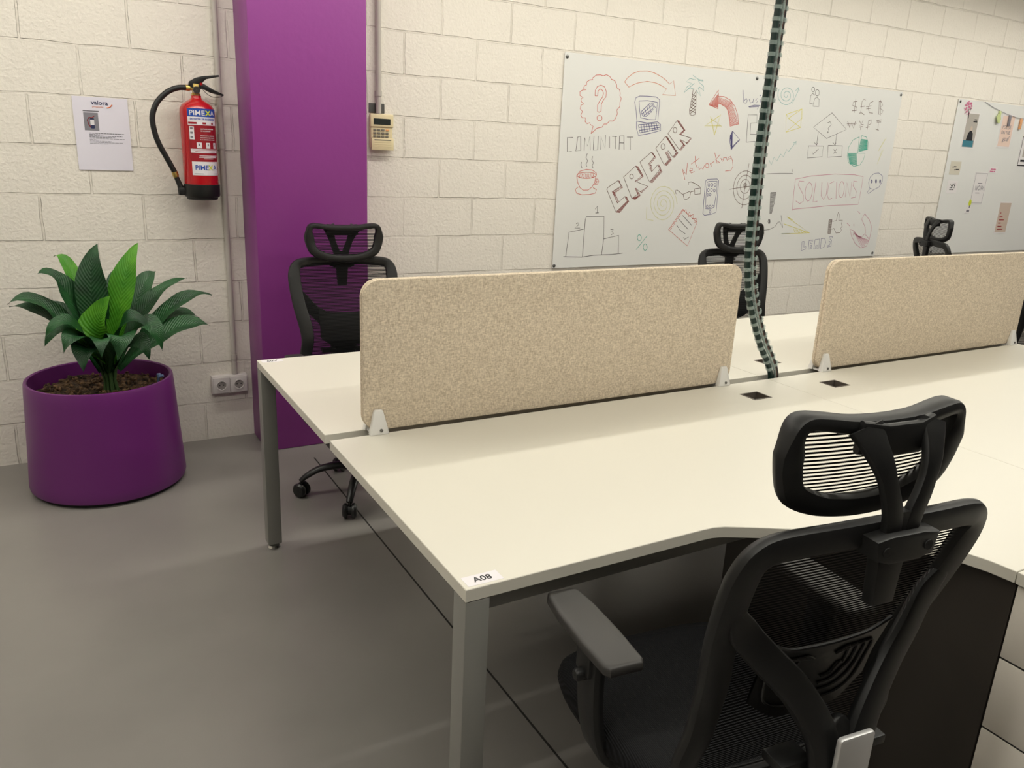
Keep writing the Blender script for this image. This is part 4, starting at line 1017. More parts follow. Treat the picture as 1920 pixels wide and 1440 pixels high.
  ('r',[3055,1776,3068,1773,3072,1772,3060,1781,3064,1786,3077,1771,3081,1771,3069,1791,3074,1796,3086,1770,3090,1769,3079,1801,3083,1806,3095,1769,3100,1768,3088,1811,3093,1816,3104,1767,3109,1767,3097,1821,3102,1826,3113,1766,3118,1765,3107,1831,3112,1836,3122,1765,3127,1764,3116,1841,3121,1846,3131,1763]),
  ('r',[3124,1826,3130,1790,3135,1788,3132,1825,3140,1823,3141,1787,3146,1785,3148,1822,3156,1821,3151,1784,3156,1782,3165,1819,3173,1818,3161,1780,3166,1779,3181,1816,3189,1815,3172,1777,3177,1776,3197,1813,3205,1812,3182,1774,3187,1773,3213,1810,3222,1809,3193,1771,3198,1769,3230,1807,3238,1805,3203,1768]),
  ('r',[3241,1806,3207,1764,3209,1758,3246,1799,3250,1792,3212,1753,3214,1747,3255,1785,3259,1778,3217,1742,3219,1736,3264,1771,3268,1765,3222,1731,3225,1725,3273,1758,3278,1751,3227,1719,3230,1714,3282,1744,3287,1737,3232,1708,3235,1703,3291,1730,3296,1723,3237,1697,3240,1692,3301,1716,3305,1709,3242,1686,3245,1680,3310,1702,3315,1695,3247,1675,3250,1669,3319,1688,3324,1681,3253,1664]),
 ],
 'star': [
  ('y',[3127,1599,3075,1707,3181,1655,3035,1649,3160,1723,3127,1599]),
  ('y',[3083,1695,3170,1659,3044,1652,3152,1716,3128,1613,3083,1695]),
 ],
 'play_triangle': [
  ('v',[3277,1631,3348,1582,3284,1515,3265,1565,3262,1599,3277,1631]),
  ('v',[3277,1631,3290,1538,3349,1577]),
  ('v',[3261,1601,3277,1624,3278,1619,3263,1596,3264,1590,3279,1613,3280,1608,3266,1585,3267,1580,3281,1602,3281,1597,3268,1575,3270,1570,3282,1591,3283,1586,3271,1564,3273,1559,3284,1580,3285,1575,3274,1554,3275,1549,3286,1569,3286,1564,3277,1544,3278,1538,3287,1558,3288,1553,3280,1533,3281,1528,3289,1547,3290,1542,3283,1523,3284,1517,3291,1536]),
  ('v',[3287,1520,3293,1538,3300,1544,3294,1527,3301,1534,3306,1549,3313,1555,3309,1541,3316,1548,3319,1560,3325,1565,3323,1556,3331,1563,3332,1571,3338,1576,3338,1570,3345,1577,3345,1582]),
 ],
 'business_word': [
  ('v',[3324,1882,3346,1806,3367,1806,3374,1821,3362,1834,3345,1817]),
  ('v',[3388,1833,3402,1809,3423,1815,3424,1836,3433,1811]),
  ('v',[3459,1840,3445,1828,3466,1823,3451,1810]),
  ('v',[3483,1839,3491,1813]),
  ('v',[3483,1860,3482,1857,3480,1857,3478,1859,3479,1862,3482,1862,3483,1860]),
  ('v',[3390,1785,3440,1798,3493,1799]),
  ('v',[3397,1783,3482,1792,3471,1775]),
 ],
 'bracket_outline': [
  ('k',[3410,1568,3396,1737,3474,1741,3482,1692,3429,1687,3435,1620,3494,1621,3499,1577,3410,1568]),
 ],
 'networking_word': [
  ('r',[2921,1321,2908,1352,2891,1386,2912,1366,2929,1351,2928,1425]),
  ('r',[2952,1374,2978,1379,2973,1390,2957,1392,2952,1378,2968,1363,2994,1373]),
  ('r',[2986,1467,2996,1418,3016,1394]),
  ('r',[2960,1417,3022,1455]),
  ('r',[3023,1405,3032,1385,3046,1397,3063,1388,3072,1413]),
  ('r',[3108,1412,3108,1407,3105,1402,3101,1399,3096,1398,3091,1399,3086,1402,3082,1406,3080,1411,3081,1417,3083,1421,3087,1424,3092,1425,3097,1425,3102,1422,3106,1417,3108,1412]),
  ('r',[3117,1426,3133,1406,3126,1426,3150,1439]),
  ('r',[3147,1493,3177,1428]),
  ('r',[3194,1483,3161,1450,3199,1433]),
  ('r',[3204,1461,3220,1441]),
  ('r',[3220,1457,3232,1443,3226,1464,3251,1467,3261,1449]),
  ('r',[3283,1473,3267,1468,3273,1454,3291,1464,3285,1477,3309,1450,3319,1414,3304,1388,3256,1382]),
 ],
 'glasses': [
  ('n',[2861,1232,2852,1254,2867,1257,2919,1230]),
  ('n',[2920,1232,2969,1249,2979,1240,2977,1215,2951,1198,2932,1203,2920,1232]),
  ('n',[2976,1245,3011,1254]),
  ('n',[3010,1266,3061,1272,3064,1236,3018,1231,3010,1266]),
  ('n',[2954,1290,2954,1306,2976,1309,3021,1296,3058,1276]),
 ],
 'phone': [
  ('b',[3096,1316,3110,1327,3193,1332,3208,1322,3214,1238,3217,1120,3177,1107,3120,1101,3105,1110,3099,1218,3096,1316]),
  ('b',[3110,1309,3131,1316,3195,1318,3202,1257,3196,1153,3165,1141,3123,1143,3118,1158,3110,1309]),
  ('b',[3137,1293,3136,1286,3130,1283,3123,1286,3120,1293,3121,1300,3127,1303,3134,1300,3137,1293]),
  ('b',[3163,1294,3161,1286,3156,1283,3149,1286,3145,1293,3146,1301,3152,1304,3159,1301,3163,1294]),
  ('b',[3190,1294,3188,1287,3182,1284,3176,1287,3172,1294,3173,1301,3179,1304,3186,1301,3190,1294]),
  ('b',[3137,1261,3135,1253,3130,1250,3124,1253,3120,1260,3121,1268,3127,1271,3133,1268,3137,1261]),
  ('b',[3164,1261,3163,1254,3158,1251,3151,1254,3148,1261,3149,1268,3154,1271,3161,1268,3164,1261]),
  ('b',[3189,1259,3188,1252,3182,1249,3176,1252,3172,1259,3174,1266,3179,1269,3185,1266,3189,1259]),
  ('b',[3133,1230,3132,1225,3128,1223,3123,1225,3120,1230,3121,1235,3126,1238,3131,1236,3133,1230]),
  ('b',[3157,1232,3155,1227,3149,1225,3142,1227,3139,1232,3141,1236,3147,1238,3153,1237,3157,1232]),
  ('b',[3142,1157,3141,1151,3135,1148,3129,1151,3126,1157,3127,1163,3133,1165,3139,1163,3142,1157]),
  ('b',[3168,1157,3166,1151,3161,1148,3155,1151,3151,1157,3153,1163,3158,1165,3164,1163,3168,1157]),
  ('b',[3194,1157,3192,1151,3187,1148,3180,1151,3177,1157,3178,1163,3184,1165,3190,1163,3194,1157]),
  ('b',[3173,1123,3172,1117,3166,1115,3160,1117,3156,1123,3158,1129,3163,1132,3170,1129,3173,1123]),
 ],
 'target': [
  ('n',[3555,1272,3552,1244,3542,1218,3525,1196,3503,1180,3478,1171,3450,1170,3423,1176,3397,1189,3375,1208,3359,1231,3348,1258,3345,1287,3348,1314,3358,1340,3375,1361,3396,1377,3421,1386,3448,1388,3475,1383,3501,1371,3523,1352,3540,1328,3551,1301,3555,1272]),
  ('n',[3522,1279,3519,1255,3508,1234,3492,1218,3472,1208,3449,1206,3426,1211,3406,1224,3389,1242,3379,1265,3375,1289,3379,1313,3389,1334,3405,1350,3425,1360,3447,1362,3470,1357,3491,1345,3507,1327,3518,1304,3522,1279]),
  ('n',[3494,1286,3491,1269,3481,1255,3467,1246,3450,1244,3433,1249,3418,1259,3409,1275,3405,1292,3409,1309,3418,1323,3432,1332,3449,1334,3466,1330,3480,1319,3490,1304,3494,1286]),
  ('n',[3463,1293,3462,1285,3457,1279,3449,1277,3442,1280,3436,1286,3434,1295,3435,1303,3440,1309,3448,1311,3455,1308,3461,1302,3463,1293]),
  ('n',[3454,1294,3453,1288,3450,1285,3446,1288,3443,1294,3444,1300,3447,1302,3451,1300,3454,1294]),
  ('n',[3458,1436,3450,1294,3444,1147]),
  ('n',[3314,1268,3451,1287,3545,1296]),
 ],
 'yellow_swirl': [
  ('w',[2770,1169,2771,1167,2772,1163,2770,1160,2767,1157,2763,1156,2757,1156,2752,1159,2747,1164,2744,1171,2744,1179,2746,1186,2751,1192,2759,1196,2769,1196,2779,1193,2788,1186,2795,1175,2798,1163,2797,1151,2791,1140,2781,1132,2767,1129,2753,1130,2739,1138,2727,1149,2719,1165,2717,1182,2721,1199,2731,1212,2746,1221,2764,1224,2784,1219,2802,1208,2816,1191,2824,1170,2825,1148,2817,1127,2802,1111,2782,1102,2758,1102,2734,1110,2713,1127,2698,1149,2690,1176,2693,1202,2704,1225,2724,1242,2750,1251,2779,1249,2807,1236,2831,1214,2847,1186,2853,1154,2847,1123,2830,1097,2804,1079,2772,1073,2738,1079,2707,1098,2682,1125,2667,1160,2664,1196,2674,1230,2696,1257,2727,1274,2764,1278,2803,1268,2838,1245,2864,1211,2879,1170]),
  ('w',[2637,1151,2642,1078,2699,1069]),
 ],
 'notepad': [
  ('r',[2929,1137,2830,1011,3003,905,3063,1056,2929,1137]),
  ('r',[2929,1137,2939,1136,2933,1128,2923,1129,2917,1121,2927,1119,2921,1111,2911,1113,2904,1106,2915,1103,2909,1094,2898,1098,2892,1090,2903,1086,2897,1078,2886,1082,2880,1074,2891,1070,2885,1061,2873,1066,2867,1058,2879,1053,2873,1045,2861,1050,2855,1042,2867,1037,2861,1028,2849,1034,2842,1027,2855,1020,2849,1012,2836,1019,2830,1011,2843,1004]),
  ('r',[2946,1129,2957,1138,2963,1120,2974,1106,2991,1120,3000,1096,2982,1094,3024,1106,3028,1077,3016,1077,3050,1082,3059,1061,3041,1056]),
  ('k',[2934,1101,3022,1035]),
  ('k',[2910,1075,2959,1035,2994,1012]),
  ('k',[2894,1038,2911,1022]),
  ('k',[2919,1012,2973,983]),
  ('k',[2960,960,2972,948,3004,962]),
 ],
 'spiral_arrow': [
  ('t',[3728,1878,3729,1875,3730,1872,3728,1869,3725,1866,3721,1864,3715,1864,3709,1865,3703,1868,3698,1872,3696,1878,3695,1884,3697,1891,3703,1896,3710,1900,3720,1902,3731,1901,3741,1897,3750,1890,3756,1882,3758,1872,3756,1862,3750,1853,3740,1846,3727,1842,3712,1842,3697,1845,3684,1853,3673,1863,3667,1876,3667,1889,3672,1902,3683,1913,3698,1921,3716,1924,3736,1922,3755,1916,3771,1904,3782,1889,3787,1872,3785,1855,3775,1840,3759,1827,3738,1820,3714,1819,3689,1824,3667,1835,3650,1851,3640,1870,3638,1891,3645,1911]),
  ('t',[3784,1831,3820,1906,3821,1935]),
  ('t',[3797,1909,3815,1930,3833,1914]),
 ],
 'people_pair': [
  ('k',[3978,1932,3979,1926,3976,1921,3972,1918,3967,1916,3961,1917,3955,1920,3951,1924,3948,1930,3948,1935,3951,1940,3955,1944,3960,1945,3966,1945,3972,1942,3976,1937,3978,1932]),
  ('k',[4027,1914,4027,1907,4025,1900,4019,1895,4012,1893,4004,1894,3997,1898,3991,1904,3988,1911,3988,1919,3990,1926,3996,1930,4003,1932,4011,1931,4018,1928,4024,1922,4027,1914]),
  ('k',[3988,1896,3963,1906,3948,1888,3949,1841,3982,1839]),
  ('k',[4010,1885,3990,1874,3985,1826,4042,1828,4036,1872,4010,1885]),
 ],
 'yellow_envelope': [
  ('y',[3740,1759,3884,1802,3897,1744,3760,1647,3740,1759]),
  ('y',[3744,1757,3767,1736,3884,1802]),
  ('y',[3760,1647,3894,1684,3884,1802]),
  ('y',[3767,1736,3894,1684]),
 ],
 'decision_diagram': [
  ('k',[4184,1795,4359,1694,4169,1625,4019,1692,4184,1795]),
  ('k',[4152,1727,4178,1736,4194,1719,4169,1692,4176,1680]),
  ('k',[4177,1666,4176,1663,4172,1662,4167,1663,4165,1665,4166,1668,4170,1670,4175,1669,4177,1666]),
  ('k',[4074,1659,4078,1578]),
  ('k',[4054,1592,4079,1576,4085,1593]),
  ('k',[4266,1661,4267,1585]),
  ('k',[4239,1600,4268,1583,4271,1601]),
  ('k',[3999,1569,4147,1574,4151,1502,4003,1489,3999,1569]),
  ('k',[4195,1580,4343,1583,4352,1511,4206,1501,4195,1580]),
  ('k',[4049,1525,4056,1515,4102,1553]),
  ('k',[4258,1556,4292,1531]),
  ('k',[4288,1560,4265,1527]),
 ],
 'currency_symbols': [
  ('n',[4425,1885,4385,1879,4383,1856,4431,1846,4433,1826,4384,1820]),
  ('n',[4405,1901,4412,1809]),
  ('n',[4510,1898,4491,1906,4475,1885,4480,1818,4466,1809,4490,1813,4522,1802]),
  ('n',[4468,1851,4512,1859]),
  ('n',[4595,1896,4564,1886,4552,1849,4573,1818,4612,1818]),
  ('n',[4529,1855,4582,1866]),
  ('n',[4533,1842,4582,1850]),
  ('n',[4658,1900,4678,1814,4710,1821,4717,1843,4675,1856,4703,1879,4684,1899,4658,1900]),
  ('n',[4672,1911,4697,1807]),
  ('n',[4357,1749,4393,1704,4401,1741,4430,1705,4439,1753]),
  ('n',[4353,1732,4455,1741]),
  ('n',[4360,1723,4449,1730]),
  ('n',[4479,1760,4506,1736,4520,1763]),
  ('n',[4506,1736,4508,1699]),
  ('n',[4487,1729,4531,1737]),
  ('n',[4490,1716,4526,1723]),
  ('n',[4579,1766,4579,1702]),
  ('n',[4579,1766,4607,1773,4610,1746,4583,1734]),
  ('n',[4562,1717,4599,1725]),
  ('n',[4664,1771,4718,1779]),
  ('n',[4689,1775,4671,1760,4718,1763]),
  ('n',[4688,1761,4699,1705]),
  ('n',[4671,1712,4708,1706]),
 ],
 'pie_chart': [
  ('g',[4507,1651,4446,1627,4413,1578,4411,1519,4436,1472,4501,1447,4566,1459,4595,1498,4600,1542,4520,1539,4507,1651]),
  ('g',[4411,1535,4520,1539]),
  ('g',[4503,1539,4532,1458]),
  ('g',[4531,1660,4583,1654,4614,1618,4623,1570,4518,1547,4530,1615,4531,1660]),
  ('g',[4417,1530,4504,1533,4506,1528,4419,1526,4421,1521,4508,1522,4510,1517,4424,1517,4426,1512,4511,1511,4513,1506,4428,1508,4431,1503,4515,1500,4516,1495,4433,1499,4435,1494,4518,1489,4520,1483,4438,1490,4440,1485,4522,1478,4523,1472,4442,1480,4445,1476,4525,1467,4527,1461,4447,1471,4450,1467,4529,1456]),
  ('g',[4528,1636,4602,1634,4603,1630,4528,1631,4528,1626,4604,1626,4605,1622,4528,1620,4527,1615,4606,1619,4607,1615,4527,1610,4527,1605,4608,1611,4609,1607,4527,1600,4527,1594,4610,1603,4611,1599,4526,1589,4526,1584,4612,1596,4613,1592,4526,1579,4526,1574,4614,1588,4615,1584,4525,1568,4525,1563,4616,1580,4617,1576,4525,1558,4525,1553,4618,1573]),
 ],
 'zigzag_line': [
  ('t',[3639,1462,3666,1433,3682,1484,3713,1460,3740,1506,3770,1489,3790,1538,3811,1524,3873,1592]),
  ('t',[3848,1581,3874,1593,3873,1572]),
 ],
 'lightning': [
  ('w',[4809,1659,4753,1575,4797,1577,4755,1471]),
  ('w',[4795,1648,4743,1564,4781,1568,4761,1482]),
 ],
 'solutions_word': [
  ('p',[3932,1133,3920,1265,3918,1346,4076,1371,4315,1389,4525,1389,4623,1378,4624,1275,4618,1180,4286,1167,3930,1141]),
  ('p',[4006,1332,3959,1334,3953,1308,4019,1240,4028,1197,3996,1181,3953,1199]),
  ('p',[4105,1260,4104,1236,4098,1215,4087,1202,4074,1198,4060,1204,4047,1218,4038,1239,4033,1264,4034,1288,4041,1308,4051,1321,4064,1325,4079,1320,4091,1305,4101,1284,4105,1260]),
  ('p',[4126,1327,4129,1193,4172,1199]),
  ('p',[4190,1330,4203,1237,4234,1210,4254,1248,4251,1329]),
  ('p',[4315,1338,4266,1319,4263,1243,4292,1210,4322,1222]),
  ('p',[4344,1336,4365,1217]),
  ('p',[4437,1282,4438,1260,4433,1242,4425,1229,4415,1226,4403,1230,4391,1243,4383,1262,4378,1284,4377,1306,4382,1324,4390,1336,4400,1340,4412,1335,4423,1322,4432,1304,4437,1282]),
  ('p',[4463,1229,4454,1333,4514,1229,4508,1339]),
  ('p',[4567,1341,4527,1345,4527,1312,4572,1274,4574,1230,4529,1224]),
 ],
 'speech_bubble': [
  ('b',[4743,1291,4714,1299,4695,1337,4702,1377,4739,1402,4791,1408,4841,1388,4848,1346,4819,1306,4762,1285,4716,1259,4696,1265,4720,1293]),
  ('v',[4736,1347,4736,1338,4731,1334,4724,1338,4719,1346,4719,1355,4724,1359,4731,1355,4736,1347]),
  ('v',[4731,1347,4731,1341,4730,1339,4726,1341,4724,1346,4723,1352,4725,1354,4728,1352,4731,1347]),
  ('v',[4784,1349,4785,1339,4779,1335,4772,1339,4767,1349,4767,1359,4772,1363,4779,1359,4784,1349]),
  ('v',[4779,1349,4780,1344,4778,1341,4775,1343,4772,1349,4772,1355,4773,1357,4777,1355,4779,1349]),
  ('v',[4832,1348,4832,1339,4827,1335,4820,1339,4814,1348,4814,1358,4820,1362,4827,1358,4832,1348]),
  ('v',[4827,1348,4827,1343,4825,1340,4822,1343,4820,1348,4819,1354,4821,1356,4824,1354,4827,1348]),
 ],
 'exclamation_mark': [
  ('k',[3695,1252,3746,1255,3743,1180,3730,1111,3715,1111,3705,1179,3695,1252]),
  ('k',[3695,1249,3745,1252,3745,1246,3696,1243,3697,1237,3744,1240,3743,1234,3698,1231,3699,1225,3743,1227,3742,1221,3700,1219,3701,1212,3741,1215,3740,1208,3702,1206,3703,1200,3740,1202,3739,1196,3704,1194,3705,1188,3738,1190,3737,1183,3706,1182,3706,1176,3737,1177,3736,1171,3707,1170,3708,1163,3735,1165,3735,1158,3709,1157,3710,1151,3734,1152,3733,1146,3711,1145,3712,1139,3732,1139,3732,1133,3713,1133,3714,1126,3731,1127,3730,1120,3715,1120,3716,1114,3729,1114]),
  ('k',[3728,1059,3728,1050,3724,1045,3717,1045,3711,1050,3707,1059,3708,1068,3712,1073,3718,1073,3725,1067,3728,1059]),
  ('k',[3711,1072,3725,1069,3725,1065,3712,1068,3713,1063,3726,1061,3726,1057,3714,1059,3715,1054,3727,1054,3727,1050,3716,1050,3717,1046,3728,1046]),
 ],
 'check_line': [
  ('k',[3655,999,3729,1003,3778,1021,3806,1053,3825,1056,3860,1015,3827,1101]),
 ],
 'paper_plane': [
  ('y',[3887,1090,3956,1058,4141,977,3857,972,3942,974]),
  ('y',[3866,1042,4141,976]),
  ('y',[3975,1004,3988,982,4006,981,3995,1000,4014,997,4024,980,4042,979,4034,994,4053,991,4060,978,4078,977,4073,987,4093,984,4097,977,4115,976,4113,981,4133,978,4133,975]),
  ('y',[3903,1085,3950,1069]),
 ],
 'thumbs_up': [
  ('n',[4326,1067,4359,1070,4366,969,4337,970,4326,1067]),
  ('n',[4366,1056,4407,1062,4413,1123,4430,1106,4432,1064,4475,1064,4468,1039,4481,1022,4468,1005,4479,994,4467,974,4425,972,4395,1006,4371,1000]),
  ('n',[4331,1065,4358,1067,4358,1061,4331,1059,4332,1053,4359,1056,4359,1050,4332,1047,4333,1042,4360,1044,4360,1038,4334,1036,4334,1030,4361,1032,4361,1026,4335,1024,4335,1019,4361,1020,4362,1014,4336,1013,4337,1007,4362,1008,4363,1002,4337,1001,4338,996,4363,996,4364,990,4338,990,4339,984,4364,984,4365,978,4339,978,4340,972,4365,972]),
 ],
 'magnet': [
  ('p',[4711,1112,4777,1066,4820,1008,4816,920,4794,868,4734,857,4663,888,4604,947,4573,998,4620,987,4673,951,4721,939,4758,968,4741,1014,4686,1072,4711,1112]),
  ('p',[4761,956,4816,920]),
  ('p',[4620,987,4620,952]),
  ('p',[4623,975,4684,943,4693,941,4631,967,4640,958,4703,939,4712,937,4648,950,4657,942,4721,935,4730,933,4665,933,4674,925,4739,931,4748,929,4682,917,4691,908,4758,927,4767,925,4699,900,4708,891,4776,923,4785,921,4717,883,4725,874,4795,919,4804,917,4734,866,4743,857,4813,915]),
  ('p',[4627,1129,4658,1112]),
  ('p',[4527,1044,4567,1021]),
  ('p',[4607,1038,4611,1021]),
 ],
 'leads_word': [
  ('b',[4078,915,4098,917,4103,876,4127,878,4126,861,4084,851,4078,915]),
  ('b',[4149,922,4190,924,4188,913,4168,911,4167,899,4187,899,4186,888,4168,886,4168,874,4188,877,4188,866,4155,858,4149,922]),
  ('b',[4210,927,4258,932,4265,864,4244,864,4243,887,4227,884,4228,862,4213,859,4210,927]),
  ('b',[4274,934,4311,936,4331,905,4318,871,4283,861,4274,934]),
  ('b',[4392,949,4359,944,4363,913,4380,910,4377,887,4350,879,4352,871,4393,876,4390,921,4372,927,4374,935,4395,938,4392,949]),
 ],
 'faint_line': [
  ('k',[3630,1373,3766,1380,3883,1382]),
  ('k',[3869,1412,3875,1394]),
 ],
}

# ---------------------------------------------------------------- whiteboards
BX0, BX1, BZ0, BZ1 = 1.9695, 4.9038, .793, 1.9814
def board(label, x0, x1, screws):
    t = thing('whiteboard', label, 'whiteboard', (x0, WALL, BZ0))
    mb = MB(); mb.box(0, x1 - x0, -.009, -.004, 0, BZ1 - BZ0, .0006, 1); obj('panel', mb, 'board', t)
    for sx_, sz in screws:
        mb = MB(); mb.lathe([(.001, 0), (.010, 0), (.010, .003), (.007, .005), (.001, .005)], 18, (sx_ - x0, -.009, sz - BZ0), Matrix.Rotation(PI / 2, 4, 'X')); obj('screw', mb, 'screw', t)
    mb = MB()
    for fx in (.02, (x1 - x0) / 2, x1 - x0 - .02):
        for fz in (.025, BZ1 - BZ0 - .025): mb.box(fx - .012, fx + .012, -.004, -.0006, fz - .012, fz + .012)
    obj('spacer', mb, 'board_edge', t, 0)
    return t
wb = board('long whiteboard covered in coloured marker drawings and words', BX0, BX1, [(1.984, 1.959), (3.434, 1.959), (4.888, 1.960), (1.981, .808), (3.434, .81), (4.878, .817)])
for nm, strokes in DOODLES.items():
    cols = sorted(set(c for c, q in strokes)); parent = wb; first = None
    for col in cols:
        mb = MB(); lev = 0
        for c, q in strokes:
            if c != col: continue
            pts = [(q[i] / 1000 - BX0, q[i + 1] / 1000 - BZ0) for i in range(0, len(q), 2)]
            pts = [p for i, p in enumerate(pts) if i == 0 or (abs(p[0] - pts[i - 1][0]) + abs(p[1] - pts[i - 1][1])) > .0008]
            if len(pts) < 2: continue
            thin = len(pts) > 12 and all(abs(pts[i + 1][0] - pts[i - 1][0]) + abs(pts[i + 1][1] - pts[i - 1][1]) < .09 for i in range(1, len(pts) - 1))
            hw = .0018; lev += 1; y = -.0093 - .00002 * (lev % 12)
            L_, R_ = [], []
            for i, p in enumerate(pts):
                a = pts[max(i - 1, 0)]; b_ = pts[min(i + 1, len(pts) - 1)]
                d = Vector((b_[0] - a[0], b_[1] - a[1])); 
                if d.length < 1e-6: d = Vector((p[0] - a[0], p[1] - a[1]))
                if d.length < 1e-6: d = Vector((1, 0))
                d.normalize(); nx, nz = -d.y * hw, d.x * hw
                L_.append(mb.bm.verts.new((p[0] + nx, y, p[1] + nz))); R_.append(mb.bm.verts.new((p[0] - nx, y, p[1] - nz)))
            for i in range(len(pts) - 1): mb.bm.faces.new((L_[i], L_[i + 1], R_[i + 1], R_[i]))
        me = bpy.data.meshes.new(nm); mb.bm.to_mesh(me); mb.bm.free()
        o = link(nm if first is None else nm + '_shading', me, INKM[col], parent, 0)
        if first is None: first = o; parent = o
# second board with pinned cards
b2 = board('whiteboard at the right edge with cards and a string of pegs on it', 5.5935, 8.5, [(5.614, 1.963), (5.614, .81)])
YB = WALL - .0096
def card(name, label, x, z, w, h, m, tilt=0.0, cat='card'):
    t = thing(name, label, cat, (x, YB, z)); t.rotation_euler = (0, tilt, 0)
    mb = MB(); mb.box(0, w, -.0006, 0, 0, h); obj('sheet', mb, m, t, 0); return t
def bars(t, name, rects, m, y=-.0010):
    mb = MB()
    for x0, x1, z0, z1 in rects: mb.box(x0, x1, y, -.0005, z0, z1)
    return obj(name, mb, m, t, 0)
MT['card_grey'] = mat('grey card', (176, 170, 162), .6); MT['card_beige'] = mat('beige card', (196, 178, 164), .7)
MT['card_pink'] = mat('pale pink card', (226, 200, 186), .7); MT['card_cream'] = mat('cream card', (206, 200, 184), .7); MT['teal'] = mat('teal print', (60, 122, 138), .6)
MT['card_white'] = mat('white card', (224, 220, 220), .6); MT['peg_orange'] = mat('pale orange peg', (222, 164, 116), .6); MT['pink_ink'] = mat('pink print', (206, 110, 146), .6); MT['lime'] = mat('lime print', (196, 208, 146), .6)
t = card('poster_print', 'small print of a seated figure at a teal desk on the right whiteboard', 5.732, 1.622, .172, .272, 'card_white')
bars(t, 'picture', [(.010, .162, .010, .262)], 'card_grey', -.0008)
bars(t, 'desk_shape', [(.014, .150, .012, .062)], 'teal', -.0012)
mb = MB(); mb.prism([(.045, .060), (.135, .060), (.122, .115), (.102, .135), (.082, .135), (.060, .115)], -.0013, -.0008, 0, 1, 'y'); obj('figure_coat', mb, 'ink', t, 0)
mb = MB(); mb.prism([(.092 + .014 * math.cos(k * PI / 8), .152 + .019 * math.sin(k * PI / 8)) for k in range(16)], -.0013, -.0008, 0, 1, 'y'); obj('figure_head', mb, 'card_beige', t, 0)
bars(t, 'caption', [(.11, .145, .215, .223), (.10, .150, .200, .209)], 'ink', -.0012)
t = thing('blossom_sticker', 'pink blossom tree sticker by the top left corner of the right whiteboard', 'sticker', (5.71, YB, 1.845))
mb = MB(); mb.tube([(.045, -.001, 0), (.040, -.001, .03), (.02, -.001, .07)], .003, 5); mb.tube([(.040, -.001, .03), (.055, -.001, .075)], .002, 5); obj('trunk', mb, 'ink', t)
mb = MB()
for i in range(46):
    a, r_ = random.uniform(0, 2 * PI), .048 * math.sqrt(random.random()); cx, cz, rr = .018 + r_ * math.cos(a), .075 + 1.1 * r_ * math.sin(a), random.uniform(.004, .008)
    y_ = -.0012 - .00003 * i; vs = [mb.bm.verts.new((cx + rr * math.cos(k * PI / 3), y_, cz + rr * math.sin(k * PI / 3))) for k in range(6)]; mb.bm.faces.new(vs)
obj('blossom', mb, 'pink_ink', t, 0)
t = card('quote_card', 'pale pink quote card hanging by a peg from the string', 6.214, 1.645, .19, .262, 'card_white')
bars(t, 'print', [(.010, .180, .012, .25)], 'card_pink', -.0008)
text_on_wall('lettering', 'FOCUS', .045, .030, .148, -.0012, 'ink_grey', t, xs=.85)
text_on_wall('lettering', 'ON THE', .040, .026, .108, -.0012, 'ink_grey', t, xs=.85)
text_on_wall('lettering', 'goal', .058, .062, .055, -.0012, 'ink_grey', t, shear=.35, xs=.9)
t = card('note_card', 'small cream note card with handwriting, above the tiny lettered card', 5.648, 1.418, .136, .102, 'card_cream')
bars(t, 'handwriting', [(.030, .045, .055, .062), (.048, .080, .058, .065), (.058, .075, .034, .040), (.078, .12, .036, .044)], 'ink')
t = card('note_card', 'small pale card with a black lettered block, below the cream note', 5.655, 1.273, .136, .100, 'card_white')
rs = []
random.seed(3)
for i in range(4):
    for j in range(5):
        if random.random() < .72: rs.append((.038 + j * .014, .038 + j * .014 + random.uniform(.006, .012), .026 + i * .014, .026 + i * .014 + random.uniform(.006, .012)))
bars(t, 'lettering', rs, 'ink')
t = card('word_card', 'white card with a thin frame reading NOW', 6.005, 1.19, .178, .255, 'card_white')
mb = MB()
for a in ((.008, .170, .246, .2485), (.008, .170, .008, .0105), (.008, .0105, .008, .2485), (.1675, .170, .008, .2485)): mb.box(a[0], a[1], -.0010, -.0005, a[2], a[3])
obj('frame_line', mb, 'ink_grey', t, 0)
text_on_wall('lettering', 'NOW.', .055, .034, .112, -.0010, 'ink_grey', t, xs=.82)
bars(t, 'small_print', [(.06, .12, .165, .171), (.05, .108, .088, .093)], 'ink_grey')
t = card('tag_sticker', 'small sticker with two lines of pink lettering beside the NOW card', 6.185, 1.442, .118, .046, 'card_white')
bars(t, 'lettering', [(.02, .05, .026, .036), (.054, .09, .026, .036), (.012, .060, .010, .019), (.066, .082, .010, .019)], 'pink_ink')
t = thing('figure_sticker', 'small sticker of a yellow-headed figure at the lower left of the NOW card', 'sticker', (5.962, YB, 1.115))
mb = MB(); mb.prism([(.0, .0), (.085, .004), (.075, .06), (.045, .07), (.02, .06)], -.0008, 0, 0, 1, 'y'); obj('sheet', mb, 'card_white', t, 0)
mb = MB(); mb.prism([(.050 + .018 * math.cos(k * PI / 8), .086 + .026 * math.sin(k * PI / 8)) for k in range(16)], -.0012, 0, 0, 1, 'y'); obj('head', mb, 'label_yellow', t, 0)
bars(t, 'clothes', [(.045, .062, .045, .066), (.02, .06, .012, .030)], 'ink_grey', -.0012)
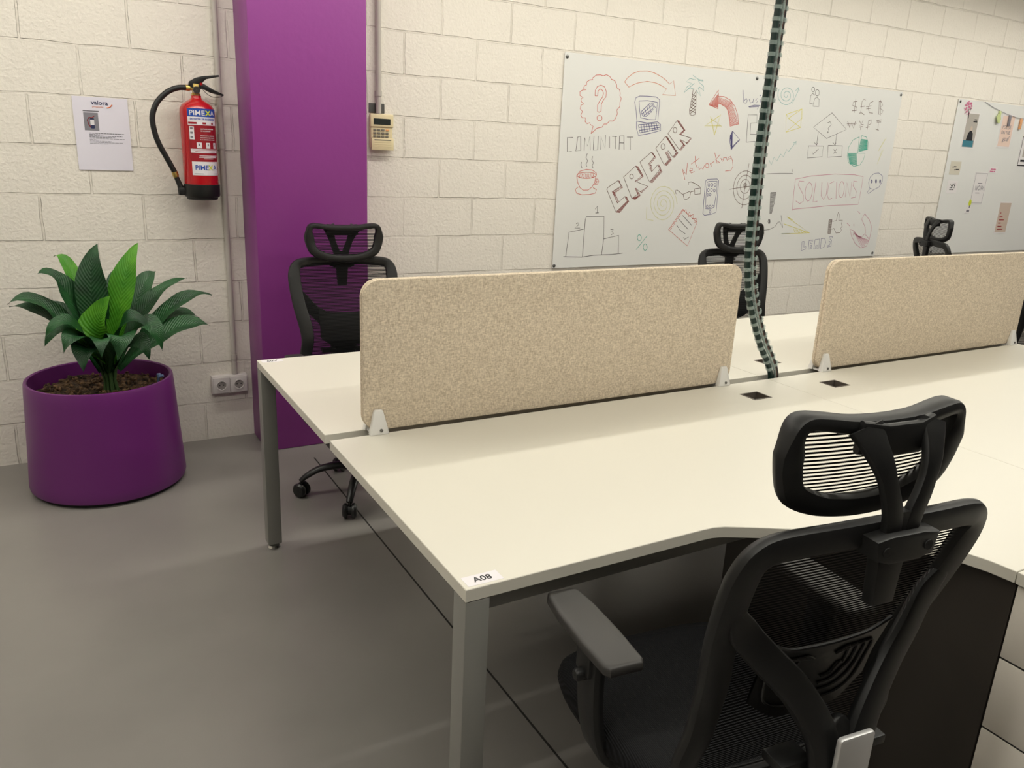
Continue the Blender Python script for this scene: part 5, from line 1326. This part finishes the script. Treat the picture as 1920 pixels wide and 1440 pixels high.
t = card('poem_card', 'tall beige card with short lines of text low on the right whiteboard', 6.450, .945, .172, .268, 'card_white')
bars(t, 'print', [(.004, .168, .012, .258)], 'card_beige', -.0008)
bars(t, 'text_lines', [(.03, .045, .170, .178), (.03, .075, .140, .147), (.03, .105, .112, .119), (.03, .068, .085, .092), (.03, .090, .058, .065), (.03, .115, .032, .039)], 'label_red', -.0012)
t = card('framed_print', 'white print with a dark border cut off by the right edge of the frame', 6.565, 1.50, .20, .262, 'card_white')
mb = MB()
for a in ((.010, .19, .244, .252), (.010, .19, .010, .020), (.010, .016, .010, .252), (.184, .19, .010, .252)): mb.box(a[0], a[1], -.0010, -.0005, a[2], a[3])
obj('border', mb, 'ink', t, 0)
bars(t, 'picture', [(.055, .145, .085, .20)], 'card_grey'); bars(t, 'caption', [(.04, .16, .045, .062)], 'ink')
t = thing('peg_string', 'thin string sagging across the top of the right whiteboard', 'string', (5.93, YB, 1.98))
mb = MB(); mb.tube(cr_spline([(0, -.003, 0), (.11, -.004, -.030), (.23, -.005, -.055), (.40, -.006, -.082), (.57, -.006, -.095), (.9, -.006, -.09), (1.3, -.004, -.02)], 6), .0016, 6); obj('cord', mb, 'ink_grey', t)
for x, z, m_, lab in ((6.150, 1.885, 'lime', 'green leaf-shaped peg clipped on the string, leftmost of the pegs'), (6.305, 1.862, 'photo_grey', 'grey blue peg holding the pale pink quote card on the string'), (6.475, 1.845, 'peg_orange', 'orange peg hanging from the string near the right edge')):
    t = thing('clothes_peg', lab, 'peg', (x, YB, z), 0, 'pegs on the string')
    mb = MB(); mb.box(-.010, .002, -.016, -.002, -.045, .040, .002); mb.box(.003, .012, -.016, -.002, -.045, .036, .002); obj('jaws', mb, m_, t)
    mb = MB(); mb.tube([(-.012, -.009, .004), (.014, -.009, .004)], .0035, 8); obj('spring', mb, 'screw', t)
    if m_ == 'lime':
        mb = MB(); mb.prism([(-.045, -.01), (-.02, -.05), (.01, -.055), (.02, -.02), (.0, .015), (-.03, .02)], -.018, -.015, .001, 1, 'y'); obj('leaf_shape', mb, 'lime', t, 0)
